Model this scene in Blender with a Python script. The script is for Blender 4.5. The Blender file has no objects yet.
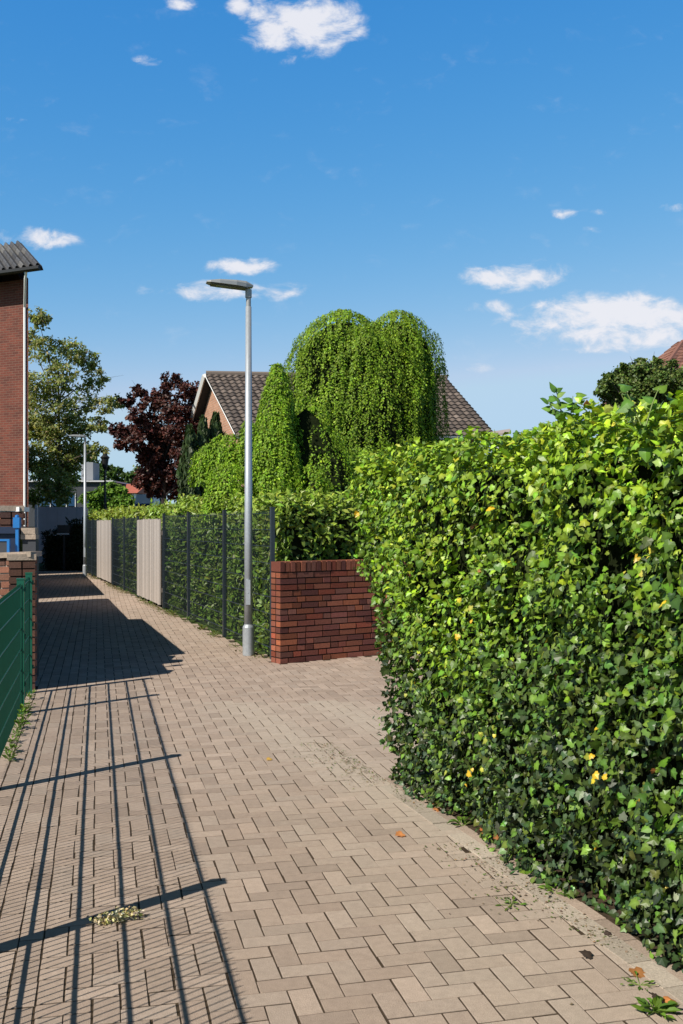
import bpy, math, random
import numpy as np
from mathutils import Vector, Matrix
rnd = random.Random(7)
R = np.random.default_rng(11)
sc = bpy.context.scene
# ------------------------------------------------------------------ camera
CH = 1.6; F = 1000.0; CX = 341.5; HY = 524.0
cd = bpy.data.cameras.new('camera'); cam = bpy.data.objects.new('camera', cd); sc.collection.objects.link(cam)
cam.location = (0, 0, CH); cam.rotation_euler = (math.radians(90), 0, 0)
cd.sensor_fit = 'VERTICAL'; cd.sensor_height = 36.0; cd.lens = 36.0*F/1024
cd.shift_y = (HY-512)/1024.0
cd.clip_end = 3000
sc.camera = cam
# ------------------------------------------------------------------ light
TANEL = 0.85; EL = math.atan(TANEL)
SH = Vector((0.722, 0.692, 0)).normalized()          # ground direction of the shadows
sd = bpy.data.lights.new('sun', 'SUN'); sun = bpy.data.objects.new('sun', sd); sc.collection.objects.link(sun)
sd.energy = 5.0; sd.angle = math.radians(0.4); sd.color = (1.0, 0.93, 0.82)
ld = Vector((SH.x*math.cos(EL), SH.y*math.cos(EL), -math.sin(EL)))
sun.rotation_euler = ld.to_track_quat('-Z', 'Y').to_euler(); sun.location = (-20, -20, 30)
W = bpy.data.worlds.new('World'); sc.world = W; W.use_nodes = True
nt = W.node_tree; nt.nodes.clear()
def N(t, **k):
    n = nt.nodes.new(t)
    for a, b in k.items(): setattr(n, a, b)
    return n
def wmath(op, a, b=None, c=None, clamp=False):
    n = N('ShaderNodeMath', operation=op, use_clamp=clamp)
    for i, v in enumerate((a, b, c)):
        if v is None: continue
        if isinstance(v, (int, float)): n.inputs[i].default_value = v
        else: nt.links.new(v, n.inputs[i])
    return n.outputs[0]
sky = N('ShaderNodeTexSky', sky_type='NISHITA', sun_disc=False)
sky.sun_elevation = EL; sky.sun_rotation = math.atan2(-SH.x, -SH.y)
sky.altitude = 50; sky.air_density = 1.0; sky.dust_density = 0.35; sky.ozone_density = 3.0
tc = N('ShaderNodeTexCoord'); sep = N('ShaderNodeSeparateXYZ'); nt.links.new(tc.outputs['Generated'], sep.inputs[0])
yy = wmath('MAXIMUM', sep.outputs[1], 0.02)
u = wmath('DIVIDE', sep.outputs[0], yy); v = wmath('DIVIDE', sep.outputs[2], yy)
cmb = N('ShaderNodeCombineXYZ'); nt.links.new(u, cmb.inputs[0]); nt.links.new(v, cmb.inputs[1])
mp = N('ShaderNodeMapping'); nt.links.new(cmb.outputs[0], mp.inputs[0]); mp.inputs['Scale'].default_value = (1.0, 1.7, 1)
no = N('ShaderNodeTexNoise'); nt.links.new(mp.outputs[0], no.inputs['Vector'])
no.inputs['Scale'].default_value = 26; no.inputs['Detail'].default_value = 9; no.inputs['Roughness'].default_value = 0.62
no.inputs['Distortion'].default_value = 0.35
no2 = N('ShaderNodeTexNoise'); nt.links.new(mp.outputs[0], no2.inputs['Vector'])
no2.inputs['Scale'].default_value = 11; no2.inputs['Detail'].default_value = 3
CL = [(300,24,66,40,1.0),(183,0,20,10,.75),(240,6,15,12,.6),(147,60,14,6,.35),(28,239,52,13,.85),(241,268,42,12,.85),(228,290,84,13,.9),
      (512,274,56,19,.8),(492,306,30,8,.42),(606,322,112,32,1.25),(588,347,64,9,.6),(669,207,24,5,.5),(566,214,16,5,.4),(596,212,16,4,.3),
      (15,120,14,4,.3),(478,369,16,5,.3),(592,340,80,14,.7),(600,228,14,4,.25)]
field = None
for (px, py, rx, ry, s) in CL:
    a = wmath('MULTIPLY', wmath('SUBTRACT', u, (px-CX)/F), F/rx)
    b = wmath('MULTIPLY', wmath('SUBTRACT', v, (HY-py)/F), F/ry)
    e = wmath('SUBTRACT', 1.0, wmath('ADD', wmath('MULTIPLY', a, a), wmath('MULTIPLY', b, b)))
    e = wmath('MULTIPLY', wmath('MAXIMUM', e, -1.0), s)
    field = e if field is None else wmath('MAXIMUM', field, e)
nn = wmath('MULTIPLY', wmath('SUBTRACT', no.outputs[0], 0.5), 4.0)
n2 = wmath('MULTIPLY', wmath('SUBTRACT', no2.outputs[0], 0.5), 1.6)
tot = wmath('ADD', wmath('ADD', field, nn), wmath('SUBTRACT', n2, 0.0))
mr = N('ShaderNodeMapRange', interpolation_type='SMOOTHSTEP'); nt.links.new(tot, mr.inputs[0])
mr.inputs[1].default_value = 0.0; mr.inputs[2].default_value = 1.2
mr2 = N('ShaderNodeMapRange', interpolation_type='SMOOTHSTEP'); nt.links.new(field, mr2.inputs[0]); mr2.inputs[1].default_value = -0.42; mr2.inputs[2].default_value = 0.3
dens = wmath('MULTIPLY', wmath('MULTIPLY', mr.outputs[0], mr2.outputs[0]), 0.93)
sp = N('ShaderNodeSeparateColor'); nt.links.new(sky.outputs[0], sp.inputs[0]); hs = N('ShaderNodeCombineColor')
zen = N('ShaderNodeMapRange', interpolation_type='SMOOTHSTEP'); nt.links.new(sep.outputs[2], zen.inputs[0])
for i_, v_ in enumerate((.45, .72, 1.0, .12)): zen.inputs[1+i_].default_value = v_  # sky dimmed above the view to cut fill light in the shade
for ch, (kk, gg) in enumerate(((6.0, 1.95), (1.30, .84), (.99, .32))):      # deep, clear blue of a dry May sky
    q = wmath('POWER', wmath('MULTIPLY', sp.outputs[ch], 0.085), gg)
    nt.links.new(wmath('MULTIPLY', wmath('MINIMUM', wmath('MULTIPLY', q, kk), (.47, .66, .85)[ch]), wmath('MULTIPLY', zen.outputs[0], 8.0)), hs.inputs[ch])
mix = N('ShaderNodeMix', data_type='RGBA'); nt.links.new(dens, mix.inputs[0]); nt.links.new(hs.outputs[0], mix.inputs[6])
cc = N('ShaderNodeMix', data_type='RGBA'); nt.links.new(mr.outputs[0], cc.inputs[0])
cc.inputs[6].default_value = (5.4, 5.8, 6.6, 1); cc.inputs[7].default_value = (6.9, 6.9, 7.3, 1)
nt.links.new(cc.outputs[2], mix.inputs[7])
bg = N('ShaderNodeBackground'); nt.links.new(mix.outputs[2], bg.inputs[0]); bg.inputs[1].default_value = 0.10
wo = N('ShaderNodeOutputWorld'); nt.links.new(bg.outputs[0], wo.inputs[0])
vs = sc.view_settings; vs.view_transform = 'Standard'; vs.look = 'None'; vs.exposure = 0.32; vs.gamma = 1; vs.use_curve_mapping = False
sc.render.engine = 'CYCLES'

# ------------------------------------------------------------------ helpers
def gx(px, Y): return (px-CX)/F*Y
def gz(py, Y): return CH+(HY-py)/F*Y
def P(px, py, Y): return np.array([gx(px, Y), Y, gz(py, Y)])

def material(name, color=(.5,.5,.5), rough=.7, attr=False, noise=0.0, nscale=20, bump=0.0, bscale=60, metal=0.0, trans=0.0, spec=.5, noise2=0.0):
    m = bpy.data.materials.new(name); m.use_nodes = True; t = m.node_tree; b = t.nodes['Principled BSDF']
    b.inputs['Roughness'].default_value = rough; b.inputs['Metallic'].default_value = metal
    b.inputs['Specular IOR Level'].default_value = spec
    if attr:
        a = t.nodes.new('ShaderNodeAttribute'); a.attribute_name = 'Col'; col = a.outputs['Color']
    else:
        a = t.nodes.new('ShaderNodeRGB'); a.outputs[0].default_value = (*color, 1); col = a.outputs[0]
    tcn = t.nodes.new('ShaderNodeTexCoord')
    for amp, s in ((noise, nscale), (noise2, nscale*.12)):
        if amp:
            n = t.nodes.new('ShaderNodeTexNoise'); n.inputs['Scale'].default_value = s; n.inputs['Detail'].default_value = 6
            n.inputs['Roughness'].default_value = .65
            t.links.new(tcn.outputs['Object'], n.inputs['Vector'])
            mr = t.nodes.new('ShaderNodeMapRange'); t.links.new(n.outputs[0], mr.inputs[0])
            mr.inputs[1].default_value = .25; mr.inputs[2].default_value = .75
            mr.inputs[3].default_value = 1-amp; mr.inputs[4].default_value = 1+amp
            mx = t.nodes.new('ShaderNodeVectorMath'); mx.operation = 'SCALE'
            t.links.new(col, mx.inputs[0]); t.links.new(mr.outputs[0], mx.inputs['Scale']); col = mx.outputs[0]
    t.links.new(col, b.inputs['Base Color'])
    if bump:
        n = t.nodes.new('ShaderNodeTexNoise'); n.inputs['Scale'].default_value = bscale; n.inputs['Detail'].default_value = 5
        t.links.new(tcn.outputs['Object'], n.inputs['Vector'])
        bp = t.nodes.new('ShaderNodeBump'); bp.inputs['Strength'].default_value = bump; bp.inputs['Distance'].default_value = .01
        t.links.new(n.outputs[0], bp.inputs['Height']); t.links.new(bp.outputs[0], b.inputs['Normal'])
    if trans:
        tr = t.nodes.new('ShaderNodeBsdfTranslucent'); ms = t.nodes.new('ShaderNodeMixShader'); ms.inputs[0].default_value = trans
        sc2 = t.nodes.new('ShaderNodeVectorMath'); sc2.operation = 'MULTIPLY'; sc2.inputs[1].default_value = (1.25, 1.25, .5)
        t.links.new(col, sc2.inputs[0]); t.links.new(sc2.outputs[0], tr.inputs[0])
        out = [x for x in t.nodes if x.type == 'OUTPUT_MATERIAL'][0]
        t.links.new(b.outputs[0], ms.inputs[1]); t.links.new(tr.outputs[0], ms.inputs[2]); t.links.new(ms.outputs[0], out.inputs[0])
    return m

def mkobj(name, verts, faces, mat, parent=None, col=None, smooth=False):
    """faces: int array (n,k) or list of lists"""
    me = bpy.data.meshes.new(name)
    verts = np.asarray(verts, dtype=np.float32)
    if isinstance(faces, np.ndarray):
        n, k = faces.shape
        me.vertices.add(len(verts)); me.vertices.foreach_set('co', verts.ravel())
        me.loops.add(n*k); me.loops.foreach_set('vertex_index', faces.astype(np.int32).ravel())
        me.polygons.add(n); me.polygons.foreach_set('loop_start', np.arange(0, n*k, k, dtype=np.int32))
        me.update(calc_edges=True)
    else:
        me.from_pydata([tuple(map(float, p)) for p in verts], [], [list(map(int, f)) for f in faces]); me.update()
    if col is not None:
        c = np.ones((len(verts), 4), dtype=np.float32); c[:, :3] = np.asarray(col)[:, :3]
        a = me.attributes.new('Col', 'FLOAT_COLOR', 'POINT'); a.data.foreach_set('color', c.ravel())
    me.polygons.foreach_set('use_smooth', np.full(len(me.polygons), bool(smooth)))
    me.materials.append(mat)
    o = bpy.data.objects.new(name, me); sc.collection.objects.link(o)
    if parent: o.parent = parent
    return o

class MB:
    def __init__(s): s.v = []; s.f = []; s.c = []; s.cur = (.5,.5,.5)
    def add(s, vs, fs):
        b = len(s.v); s.v += [tuple(p) for p in vs]; s.f += [[i+b for i in f] for f in fs]; s.c += [s.cur]*len(vs)
    def obox(s, o, ax, ay, az):
        """box from corner o with edge vectors"""
        o, ax, ay, az = map(np.asarray, (o, ax, ay, az))
        vs = [o, o+ax, o+ax+ay, o+ay, o+az, o+ax+az, o+ax+ay+az, o+ay+az]
        s.add(vs, [[0,3,2,1],[4,5,6,7],[0,1,5,4],[1,2,6,5],[2,3,7,6],[3,0,4,7]])
    def box(s, x0, y0, z0, x1, y1, z1): s.obox((x0,y0,z0),(x1-x0,0,0),(0,y1-y0,0),(0,0,z1-z0))
    def tube(s, pts, rad, n=8, cap=True):
        pts = [Vector(p) for p in pts]
        if isinstance(rad, (int, float)): rad = [rad]*len(pts)
        rings = []; vs = []; fs = []
        up = Vector((0.12, 0.31, .94))
        for i, p in enumerate(pts):
            d = (pts[min(i+1, len(pts)-1)]-pts[max(i-1, 0)]).normalized()
            a = d.cross(up)
            if a.length < .05: a = d.cross(Vector((1, 0, 0)))
            a.normalize(); b = d.cross(a)
            for k in range(n):
                t = 2*math.pi*k/n; vs.append(p+a*(math.cos(t)*rad[i])+b*(math.sin(t)*rad[i]))
        for i in range(len(pts)-1):
            for k in range(n):
                fs.append([i*n+k, i*n+(k+1) % n, (i+1)*n+(k+1) % n, (i+1)*n+k])
        if cap: fs.append(list(range(n))[::-1]); fs.append([(len(pts)-1)*n+k for k in range(n)])
        s.add(vs, fs)
    def lathe(s, cx, cy, prof, n=20):
        vs = []; fs = []
        for (r, z) in prof:
            for k in range(n):
                t = 2*math.pi*k/n; vs.append((cx+r*math.cos(t), cy+r*math.sin(t), z))
        for i in range(len(prof)-1):
            for k in range(n): fs.append([i*n+k, i*n+(k+1) % n, (i+1)*n+(k+1) % n, (i+1)*n+k])
        fs.append([(len(prof)-1)*n+k for k in range(n)]); fs.append(list(range(n))[::-1])
        s.add(vs, fs)
    def prism(s, poly, z0, z1):
        n = len(poly); vs = [(p[0], p[1], z0) for p in poly]+[(p[0], p[1], z1) for p in poly]
        s.add(vs, [[i, (i+1) % n, n+(i+1) % n, n+i] for i in range(n)]+[list(range(n))[::-1], list(range(n, 2*n))])
    def build(s, name, mat, parent=None, smooth=False, col=False):
        return mkobj(name, s.v, s.f, mat, parent, s.c if col else None, smooth)

def thing(name, label, cat, loc=(0,0,0), group=None, kind=None):
    o = bpy.data.objects.new(name, None); sc.collection.objects.link(o); o.location = loc; o.empty_display_size = .2
    return tag(o, label, cat, group, kind)
def tag(o, label=None, cat=None, group=None, kind=None):
    if label: o['label'] = label
    if cat: o['category'] = cat
    if group: o['group'] = group
    if kind: o['kind'] = kind
    return o
def localize(root):
    """children were built in world coordinates: keep them there below a moved empty"""
    bpy.context.view_layer.update()
    for c in root.children: c.matrix_parent_inverse = Matrix.Translation(-root.location)
def copy_tree(o, parent=None):
    c = o.copy(); sc.collection.objects.link(c)
    if parent: c.parent = parent
    for ch in list(o.children): copy_tree(ch, c)
    return c

# leaf shapes: (verts (k,3): x across, y along, z normal), tri faces
def shape_ivy():
    pts = [(0,-.08),(.28,-.2),(.52,.0),(.42,.24),(.5,.46),(.27,.56),(0,.98),(-.27,.56),(-.5,.46),(-.42,.24),(-.52,0),(-.28,-.2)]
    v = [(0,.22,.07)]+[(x,y,-.10*abs(x)-.06*max(y-.4,0)) for x, y in pts]
    f = [(0,1+i,1+(i+1) % 12) for i in range(12)]
    return np.array(v), np.array(f)
def shape_heart():
    pts = [(0,0),(.3,-.1),(.5,.12),(.42,.45),(0,1.0),(-.42,.45),(-.5,.12),(-.3,-.1)]
    v = [(0,.3,.06)]+[(x,y,-.16*abs(x)-.05*y) for x, y in pts]
    return np.array(v), np.array([(0,1+i,1+(i+1) % 8) for i in range(8)])
def shape_laurel():
    v = [(0,0,0),(.17,.28,.06),(.19,.6,.05),(0,1,-.1),(-.19,.6,.05),(-.17,.28,.06),(0,.45,-.02)]
    return np.array(v), np.array([(0,1,6),(1,2,6),(2,3,6),(3,4,6),(4,5,6),(5,0,6)])
def shape_dia(w=.3):
    v = [(0,0,0),(w,.45,.06),(0,1,-.05),(-w,.45,.06)]
    return np.array(v), np.array([(0,1,2),(0,2,3)])
IVY, HEART, LAUREL, DIA, DIAW = shape_ivy(), shape_heart(), shape_laurel(), shape_dia(), shape_dia(.42)

def norm(a): return a/np.maximum(np.linalg.norm(a, axis=1, keepdims=True), 1e-9)
def leaves(pos, nrm, along, size, shape, col):
    """returns verts, faces, cols of a leaf soup"""
    sv, sf = shape; n = len(pos); k = len(sv)
    nrm = norm(nrm); along = norm(along-nrm*np.sum(along*nrm, 1, keepdims=True)); ac = np.cross(along, nrm)
    size = np.asarray(size).reshape(-1, 1, 1)
    curl = R.normal(1, .8, n).reshape(-1, 1, 1)
    V = pos[:, None, :]+size*(sv[None, :, 0:1]*ac[:, None, :]+sv[None, :, 1:2]*along[:, None, :]+curl*sv[None, :, 2:3]*nrm[:, None, :])
    Fc = (sf[None]+(np.arange(n)*k)[:, None, None]).reshape(-1, 3)
    wv = np.ones(k)
    if k >= 9: wv[:] = .90; wv[0] = 1.3          # paler midrib and veins
    C = (np.repeat(col[:, None, :], k, 1)*wv[None, :, None]).reshape(-1, 3)
    return V.reshape(-1, 3), Fc, C
def leafobj(name, parts, mat, parent):
    V = []; Fc = []; C = []; b = 0
    for (v, f, c) in parts: V.append(v); Fc.append(f+b); C.append(c); b += len(v)
    return mkobj(name, np.vstack(V), np.vstack(Fc), mat, parent, np.vstack(C))
def mixcol(n, cols, jit=.18, w=None):
    cols = np.array(cols); i = R.choice(len(cols), n, p=w); c = cols[i]
    return np.clip(c*np.exp(R.normal(0, jit, (n, 1)))*np.exp(R.normal(0, jit*.35, (n, 3))), 0, 1)
def vnoise(p, s, seed=0):
    """cheap smooth pseudo noise"""
    q = p*s; r = np.random.default_rng(seed); out = np.zeros(len(p))
    for i in range(6):
        k = r.normal(0, 1, 3); ph = r.uniform(0, 6.28)
        out += np.sin(q@k+ph)
    return out/3.0

# ------------------------------------------------------------------ materials
M = {}
M['leaf'] = material('glossy_leaf', attr=True, rough=.42, trans=.14, spec=.4)
M['leaf_soft'] = material('soft_leaf', attr=True, rough=.55, trans=.3, spec=.3)
M['leaf_pale'] = material('pale_leaf', attr=True, rough=.6, trans=.42, spec=.3)
M['leaf_dark'] = material('dark_leaf', attr=True, rough=.5, trans=.15, spec=.35)
M['core'] = material('dark_shade_core', (.012,.017,.006), 1.0, noise=.6, nscale=30, spec=.05)  # near-black colour stands in for the shade inside foliage
M['bark'] = material('bark', (.07,.055,.04), .95, noise=.4, nscale=15, bump=.8, bscale=25)
M['bark_dark'] = material('dark_bark', (.025,.02,.018), .95, noise=.4, nscale=15)
M['twig'] = material('green_twig', (.16,.22,.05), .6)
M['stone'] = material('concrete_paver', attr=True, rough=.88, noise=.24, nscale=230, bump=.35, bscale=260, spec=.25, noise2=.13)
M['joint'] = material('joint_sand', (.06,.043,.028), 1.0, noise=.5, nscale=14, bump=.5, bscale=90, spec=.1)
M['soil'] = material('garden_soil_grass', (.055,.085,.025), 1.0, noise=.4, nscale=3, bump=.5, bscale=20, spec=.1)
M['brick'] = material('clay_brick', attr=True, rough=.82, noise=.3, nscale=60, noise2=.0, bump=.35, bscale=120, spec=.3)
M['mortar'] = material('dark_mortar', (.022,.017,.014), 1.0, noise=.3, nscale=60, spec=.1)
M['mortar_light'] = material('light_mortar', (.33,.29,.24), 1.0, noise=.3, nscale=60, spec=.1)
M['coping'] = material('weathered_coping', (.34,.27,.21), .9, noise=.3, nscale=25, bump=.4)
M['galv'] = material('galvanised_steel', (.38,.41,.44), .45, noise=.12, nscale=35, metal=.4, noise2=.08)
M['lamp_head'] = material('lamp_housing', (.30,.31,.31), .45, metal=.2)
M['lamp_dark'] = material('lamp_underside', (.06,.062,.05), .5)
M['glass_lens'] = material('lamp_lens', (.22,.24,.18), .12)
M['anth'] = material('anthracite_powder_coat', (.022,.032,.042), .38, noise=.1)
M['green_coat'] = material('green_powder_coat', (.008,.105,.062), .38, noise=.12, nscale=8)
M['wood'] = material('weathered_wood', attr=True, rough=.85, noise=.18, nscale=25, bump=.2)
M['white'] = material('white_paint', (.78,.78,.76), .5, noise=.05)
M['blue'] = material('blue_paint', (.015,.16,.46), .4, noise=.1)
M['navy'] = material('navy_plastic', (.008,.02,.055), .45, noise=.1)
M['black'] = material('black_metal', (.012,.013,.014), .5)
M['roof_grey'] = material('grey_brown_roof_tile', attr=True, rough=.7, noise=.2, nscale=9, spec=.4)
M['grey_wall'] = material('grey_render', (.55,.55,.57), .9, noise=.12, nscale=2)
M['dark_wall'] = material('dark_cladding', (.035,.04,.05), .7, noise=.1)
M['window'] = material('window_glass', (.02,.06,.13), .08)
M['soffit'] = material('dark_soffit', (.02,.02,.022), .8)
M['dry'] = material('dry_leaf', attr=True, rough=.8, trans=.2)
M['kerb'] = material('pale_edge_stone', attr=True, rough=.9, noise=.25, nscale=90, bump=.4, bscale=140, spec=.2)
def brick_tex(name, c1, c2, mort, bw=.25, rh=.077):
    m = bpy.data.materials.new(name); m.use_nodes = True; t = m.node_tree; b = t.nodes['Principled BSDF']
    tcn = t.nodes.new('ShaderNodeTexCoord'); br = t.nodes.new('ShaderNodeTexBrick'); t.links.new(tcn.outputs['UV'], br.inputs[0])
    br.inputs['Color1'].default_value = (*c1, 1); br.inputs['Color2'].default_value = (*c2, 1); br.inputs['Mortar'].default_value = (*mort, 1)
    br.inputs['Scale'].default_value = 1; br.inputs['Brick Width'].default_value = bw; br.inputs['Row Height'].default_value = rh
    br.inputs['Mortar Size'].default_value = .009; br.inputs['Bias'].default_value = -.1
    n = t.nodes.new('ShaderNodeTexNoise'); n.inputs['Scale'].default_value = 2.2; n.inputs['Detail'].default_value = 8; t.links.new(tcn.outputs['UV'], n.inputs[0])
    mr = t.nodes.new('ShaderNodeMapRange'); t.links.new(n.outputs[0], mr.inputs[0]); mr.inputs[3].default_value = .6; mr.inputs[4].default_value = 1.35
    mx = t.nodes.new('ShaderNodeVectorMath'); mx.operation = 'SCALE'; t.links.new(br.outputs[0], mx.inputs[0]); t.links.new(mr.outputs[0], mx.inputs['Scale'])
    t.links.new(mx.outputs[0], b.inputs['Base Color']); b.inputs['Roughness'].default_value = .85
    bp = t.nodes.new('ShaderNodeBump'); bp.inputs['Strength'].default_value = .6; bp.inputs['Distance'].default_value = .01; bp.invert = True
    t.links.new(br.outputs['Fac'], bp.inputs['Height']); t.links.new(bp.outputs[0], b.inputs['Normal'])
    return m
M['brick_far'] = brick_tex('red_brick_facade', (.15,.034,.019), (.085,.019,.012), (.16,.085,.06))
M['brick_gable'] = brick_tex('orange_brick_gable', (.46,.24,.15), (.38,.19,.12), (.42,.32,.25))
def uv_wall(o):
    """UV in metres along every wall face"""
    me = o.data; uv = me.uv_layers.new(name='UVMap')
    for p in me.polygons:
        n = p.normal; t = Vector((-n.y, n.x, 0))
        if t.length < .2: t = Vector((1, 0, 0))
        t.normalize()
        for li in p.loop_indices:
            c = me.vertices[me.loops[li].vertex_index].co
            uv.data[li].uv = (c.dot(t), c.z)

# ------------------------------------------------------------------ layout lines
def fence_x(Y): return 3.438-.36*Y           # right fence
def lwall_x(Y): return -.3065*Y              # left garden wall face
def gfence_x(Y): return -.653-.2435*Y        # green fence
def hedge_x(Y): return 2.35-.328*Y           # ivy hedge foot
WA = np.array([-.70, 11.43]); WD = np.array([1.23, .87]); WD = WD/np.linalg.norm(WD)
WD = np.array([.8165, .5774])

# ------------------------------------------------------------------ ground
g = MB(); g.add([(-400,-60,-.03),(400,-60,-.03),(400,900,-.03),(-400,900,-.03)], [[0,1,2,3]])
tag(g.build('garden_ground', M['soil']), kind='structure', label='grass and soil of the gardens around the path', cat='ground')
g = MB()
g.add([(-2.6,-3,-.0032),(4.2,-3,-.0032),(3.0,7,-.0032),(9,9,-.0032),(9,17,-.0032),(.53,12.5,-.0032),(-.85,11.7,-.0032),(-8.9,34.5,-.0032),(-11.3,34.5,-.0032),(-3.1,9.6,-.0032)],
      [[0,1,2,9],[9,2,5,6],[2,3,4,5],[9,6,7,8]])
tag(g.build('path_bed', M['joint']), kind='structure', label='sand bed and joints under the path stones', cat='ground')

def inside(X, Y):
    if Y < -.5 or Y > 34.0: return False
    left = gfence_x(Y)-.02 if Y < 9.62 else lwall_x(Y)-.02
    if X < left: return False
    if Y < 6.2:
        return X < hedge_x(Y)-.055
    if Y < 7.3: return X < 6.5
    # beyond hedge end: the side path, bounded by brick wall front and fence
    if Y > 11.3:
        # front line of brick wall from WA along WD
        t = ((X-WA[0])*WD[0]+(Y-WA[1])*WD[1]); side = (X-WA[0])*(-WD[1])+(Y-WA[1])*WD[0]
        if X > fence_x(Y)-.03 and side > -.02: return False
    return X < 6.5
d_ = np.array([-.2366, .9716]); n_ = np.array([.9716, .2366]); O_ = np.array([-.209, 0.0])
Wm = .0925
V = []; Fq = []; C = []
PAL = np.array([(.338,.262,.207),(.320,.246,.194),(.356,.278,.222),(.302,.234,.186),(.335,.266,.214)])
def add_stone(s, e, w, l, gap=.0046):
    """stone with corner (s,e) in path coordinates, w across, l along"""
    cx_, cy_ = (O_+n_*(s+w/2)+d_*(e+l/2))
    if not inside(cx_, cy_): return
    b = len(V); a = .0022
    dz = max(-.0008, min(.0012, rnd.gauss(0, .0005))); tx = rnd.gauss(0, .0035); ty = rnd.gauss(0, .0035)
    base = PAL[rnd.randrange(5)]*math.exp(rnd.gauss(0, .05))*1.10
    if rnd.random() < .03: base = base*.85
    # worn, sandy stones by the hedge and by the edges
    dh = (hedge_x(cy_)-cx_) if cy_ < 9 else 9
    k = max(0, min(1, (1.05-dh)/.8))*(.5+.5*math.sin(cx_*7+cy_*3.1)*.6)
    base = base*(1-k)+np.array([.44,.37,.295])*k
    far = max(0, min(1, (cy_-7.5)/8)); 
    base = base*(1+.10*far)
    rw = rnd.gauss(0, .0022); 
    g_ = gap+max(0, rnd.gauss(0, .0008)); jx = rnd.gauss(0, .0012); jy = rnd.gauss(0, .0012); rr = rnd.gauss(0, .008)
    def pt(fs, fe, z):
        q = O_+n_*(s+w/2+jx+fs-rr*fe)+d_*(e+l/2+jy+fe+rr*fs); return (q[0], q[1], z+dz+tx*fs+ty*fe)
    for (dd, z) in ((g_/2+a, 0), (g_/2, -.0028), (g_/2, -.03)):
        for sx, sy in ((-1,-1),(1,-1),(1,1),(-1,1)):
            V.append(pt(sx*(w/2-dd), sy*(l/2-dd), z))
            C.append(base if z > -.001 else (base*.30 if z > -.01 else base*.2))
    Fq.append((b,b+1,b+2,b+3))
    for r in (0, 4):
        for q in range(4): Fq.append((b+r+q, b+r+4+q, b+r+4+(q+1) % 4, b+r+(q+1) % 4))
for i in range(0, 80):
    for j in range(-12, 400):
        m_ = (i-j) % 4
        if m_ == 0: add_stone(i*Wm, j*Wm, 2*Wm, Wm)
        elif m_ == 3: add_stone(i*Wm, j*Wm, Wm, 2*Wm)
        elif m_ == 1 and i == 0: add_stone(0, j*Wm, Wm, Wm)
for r in range(1, 34):
    off = (r % 2)*Wm+rnd.uniform(-.01, .01)
    for j in range(-6, 200):
        add_stone(-r*Wm, j*2*Wm+off, Wm, 2*Wm)
pv = mkobj('path_paving', V, np.array(Fq)[:, ::1], M['stone'], None, np.array(C))
tag(pv, kind='structure', label='brown concrete pavers of the path in herringbone bond', cat='path')
# pale edging course by the hedge
K = MB(); Yk = .6
while Yk < 6.15:
    L = rnd.uniform(.19, .21); hd = Vector((-.3116, .9502, 0)); hn = Vector((.9502, .3116, 0))
    for row, wd in ((0, .095), (1, .06)):
        o = Vector((hedge_x(Yk)-.115+row*.1, Yk, -.03))+hd*(rnd.uniform(0, .004)); c = rnd.uniform(.8, 1.1)
        K.cur = (.41*c, .35*c, .28*c) if row == 0 else (.36*c, .28*c, .22*c)
        K.obox(o, hd*(L-.006), -hn*-wd, (0, 0, .033+rnd.gauss(0, .002)))
    Yk += L*.9502
tag(K.build('edge_kerb', M['kerb'], col=True), kind='structure', label='pale narrow kerb stones along the foot of the ivy hedge', cat='kerb')

# ------------------------------------------------------------------ real brick walls
REDS = [(.22,.068,.034),(.27,.085,.04),(.18,.055,.036),(.27,.09,.05),(.15,.05,.038),(.21,.07,.045),(.23,.058,.032),(.19,.075,.052)]
def brick_wall(name, p0, d, L, T, H, parent, mort='mortar', cols=REDS, soldier=True, jit=.20, course=.0717, slope=0.0, bright=1.0):
    """p0 front-left foot, d unit dir, thickness goes to the left of d (away from the viewer)"""
    p0 = np.array([p0[0], p0[1]]); d = np.array(d)/np.linalg.norm(d); n = np.array([-d[1], d[0]])
    br = MB(); g = .014
    def bb(s0, s1, t0, t1, z0, z1):
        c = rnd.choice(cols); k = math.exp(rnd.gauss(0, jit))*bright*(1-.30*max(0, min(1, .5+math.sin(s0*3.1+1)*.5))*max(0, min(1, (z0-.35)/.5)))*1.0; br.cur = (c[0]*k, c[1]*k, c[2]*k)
        j = rnd.gauss(0, .0015)
        o = p0+d*s0+n*(t0+j); a = d*(s1-s0); b = n*(t1-t0)
        sl = slope*s0
        br.obox((o[0], o[1], z0+sl), (a[0], a[1], slope*(s1-s0)), (b[0], b[1], 0), (0, 0, z1-z0))
    top = H-(.113 if soldier else 0); nc = int(round(top/course)); ch = top/nc
    for k in range(nc):
        z0 = k*ch; z1 = z0+ch-g; s = -rnd.choice([0, .06, .12])
        while s < L-.001:
            l = .24 if rnd.random() < .62 else .115
            s0 = max(s, 0); s1 = min(s+l-g*.0, L)
            if L-s1 < .05: s1 = L
            if s1-s0 > .03:
                bb(s0, s1-(g if s1 < L else 0), 0, .115 if s0 > .12 and s1 < L-.12 and T > .23 else T*.5-g/2, z0, z1)
                bb(s0, s1-(g if s1 < L else 0), T-.115 if s0 > .12 and s1 < L-.12 and T > .23 else T*.5+g/2, T, z0, z1)
            s = s1 if s1 >= L else s+l
    if soldier:
        s = 0
        while s < L-.02:
            bb(s, min(s+.0717-g, L), -.003, T+.003, top, H); s += .0717
    br.build('brickwork', M['brick'], parent, col=True)
    m = MB(); o = p0+n*.012+d*.01; a = d*(L-.02); b = n*(T-.024)
    m.obox((o[0], o[1], -.02), (a[0], a[1], slope*L), (b[0], b[1], 0), (0, 0, H-.012)); m.build('mortar', M[mort], parent)
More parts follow.
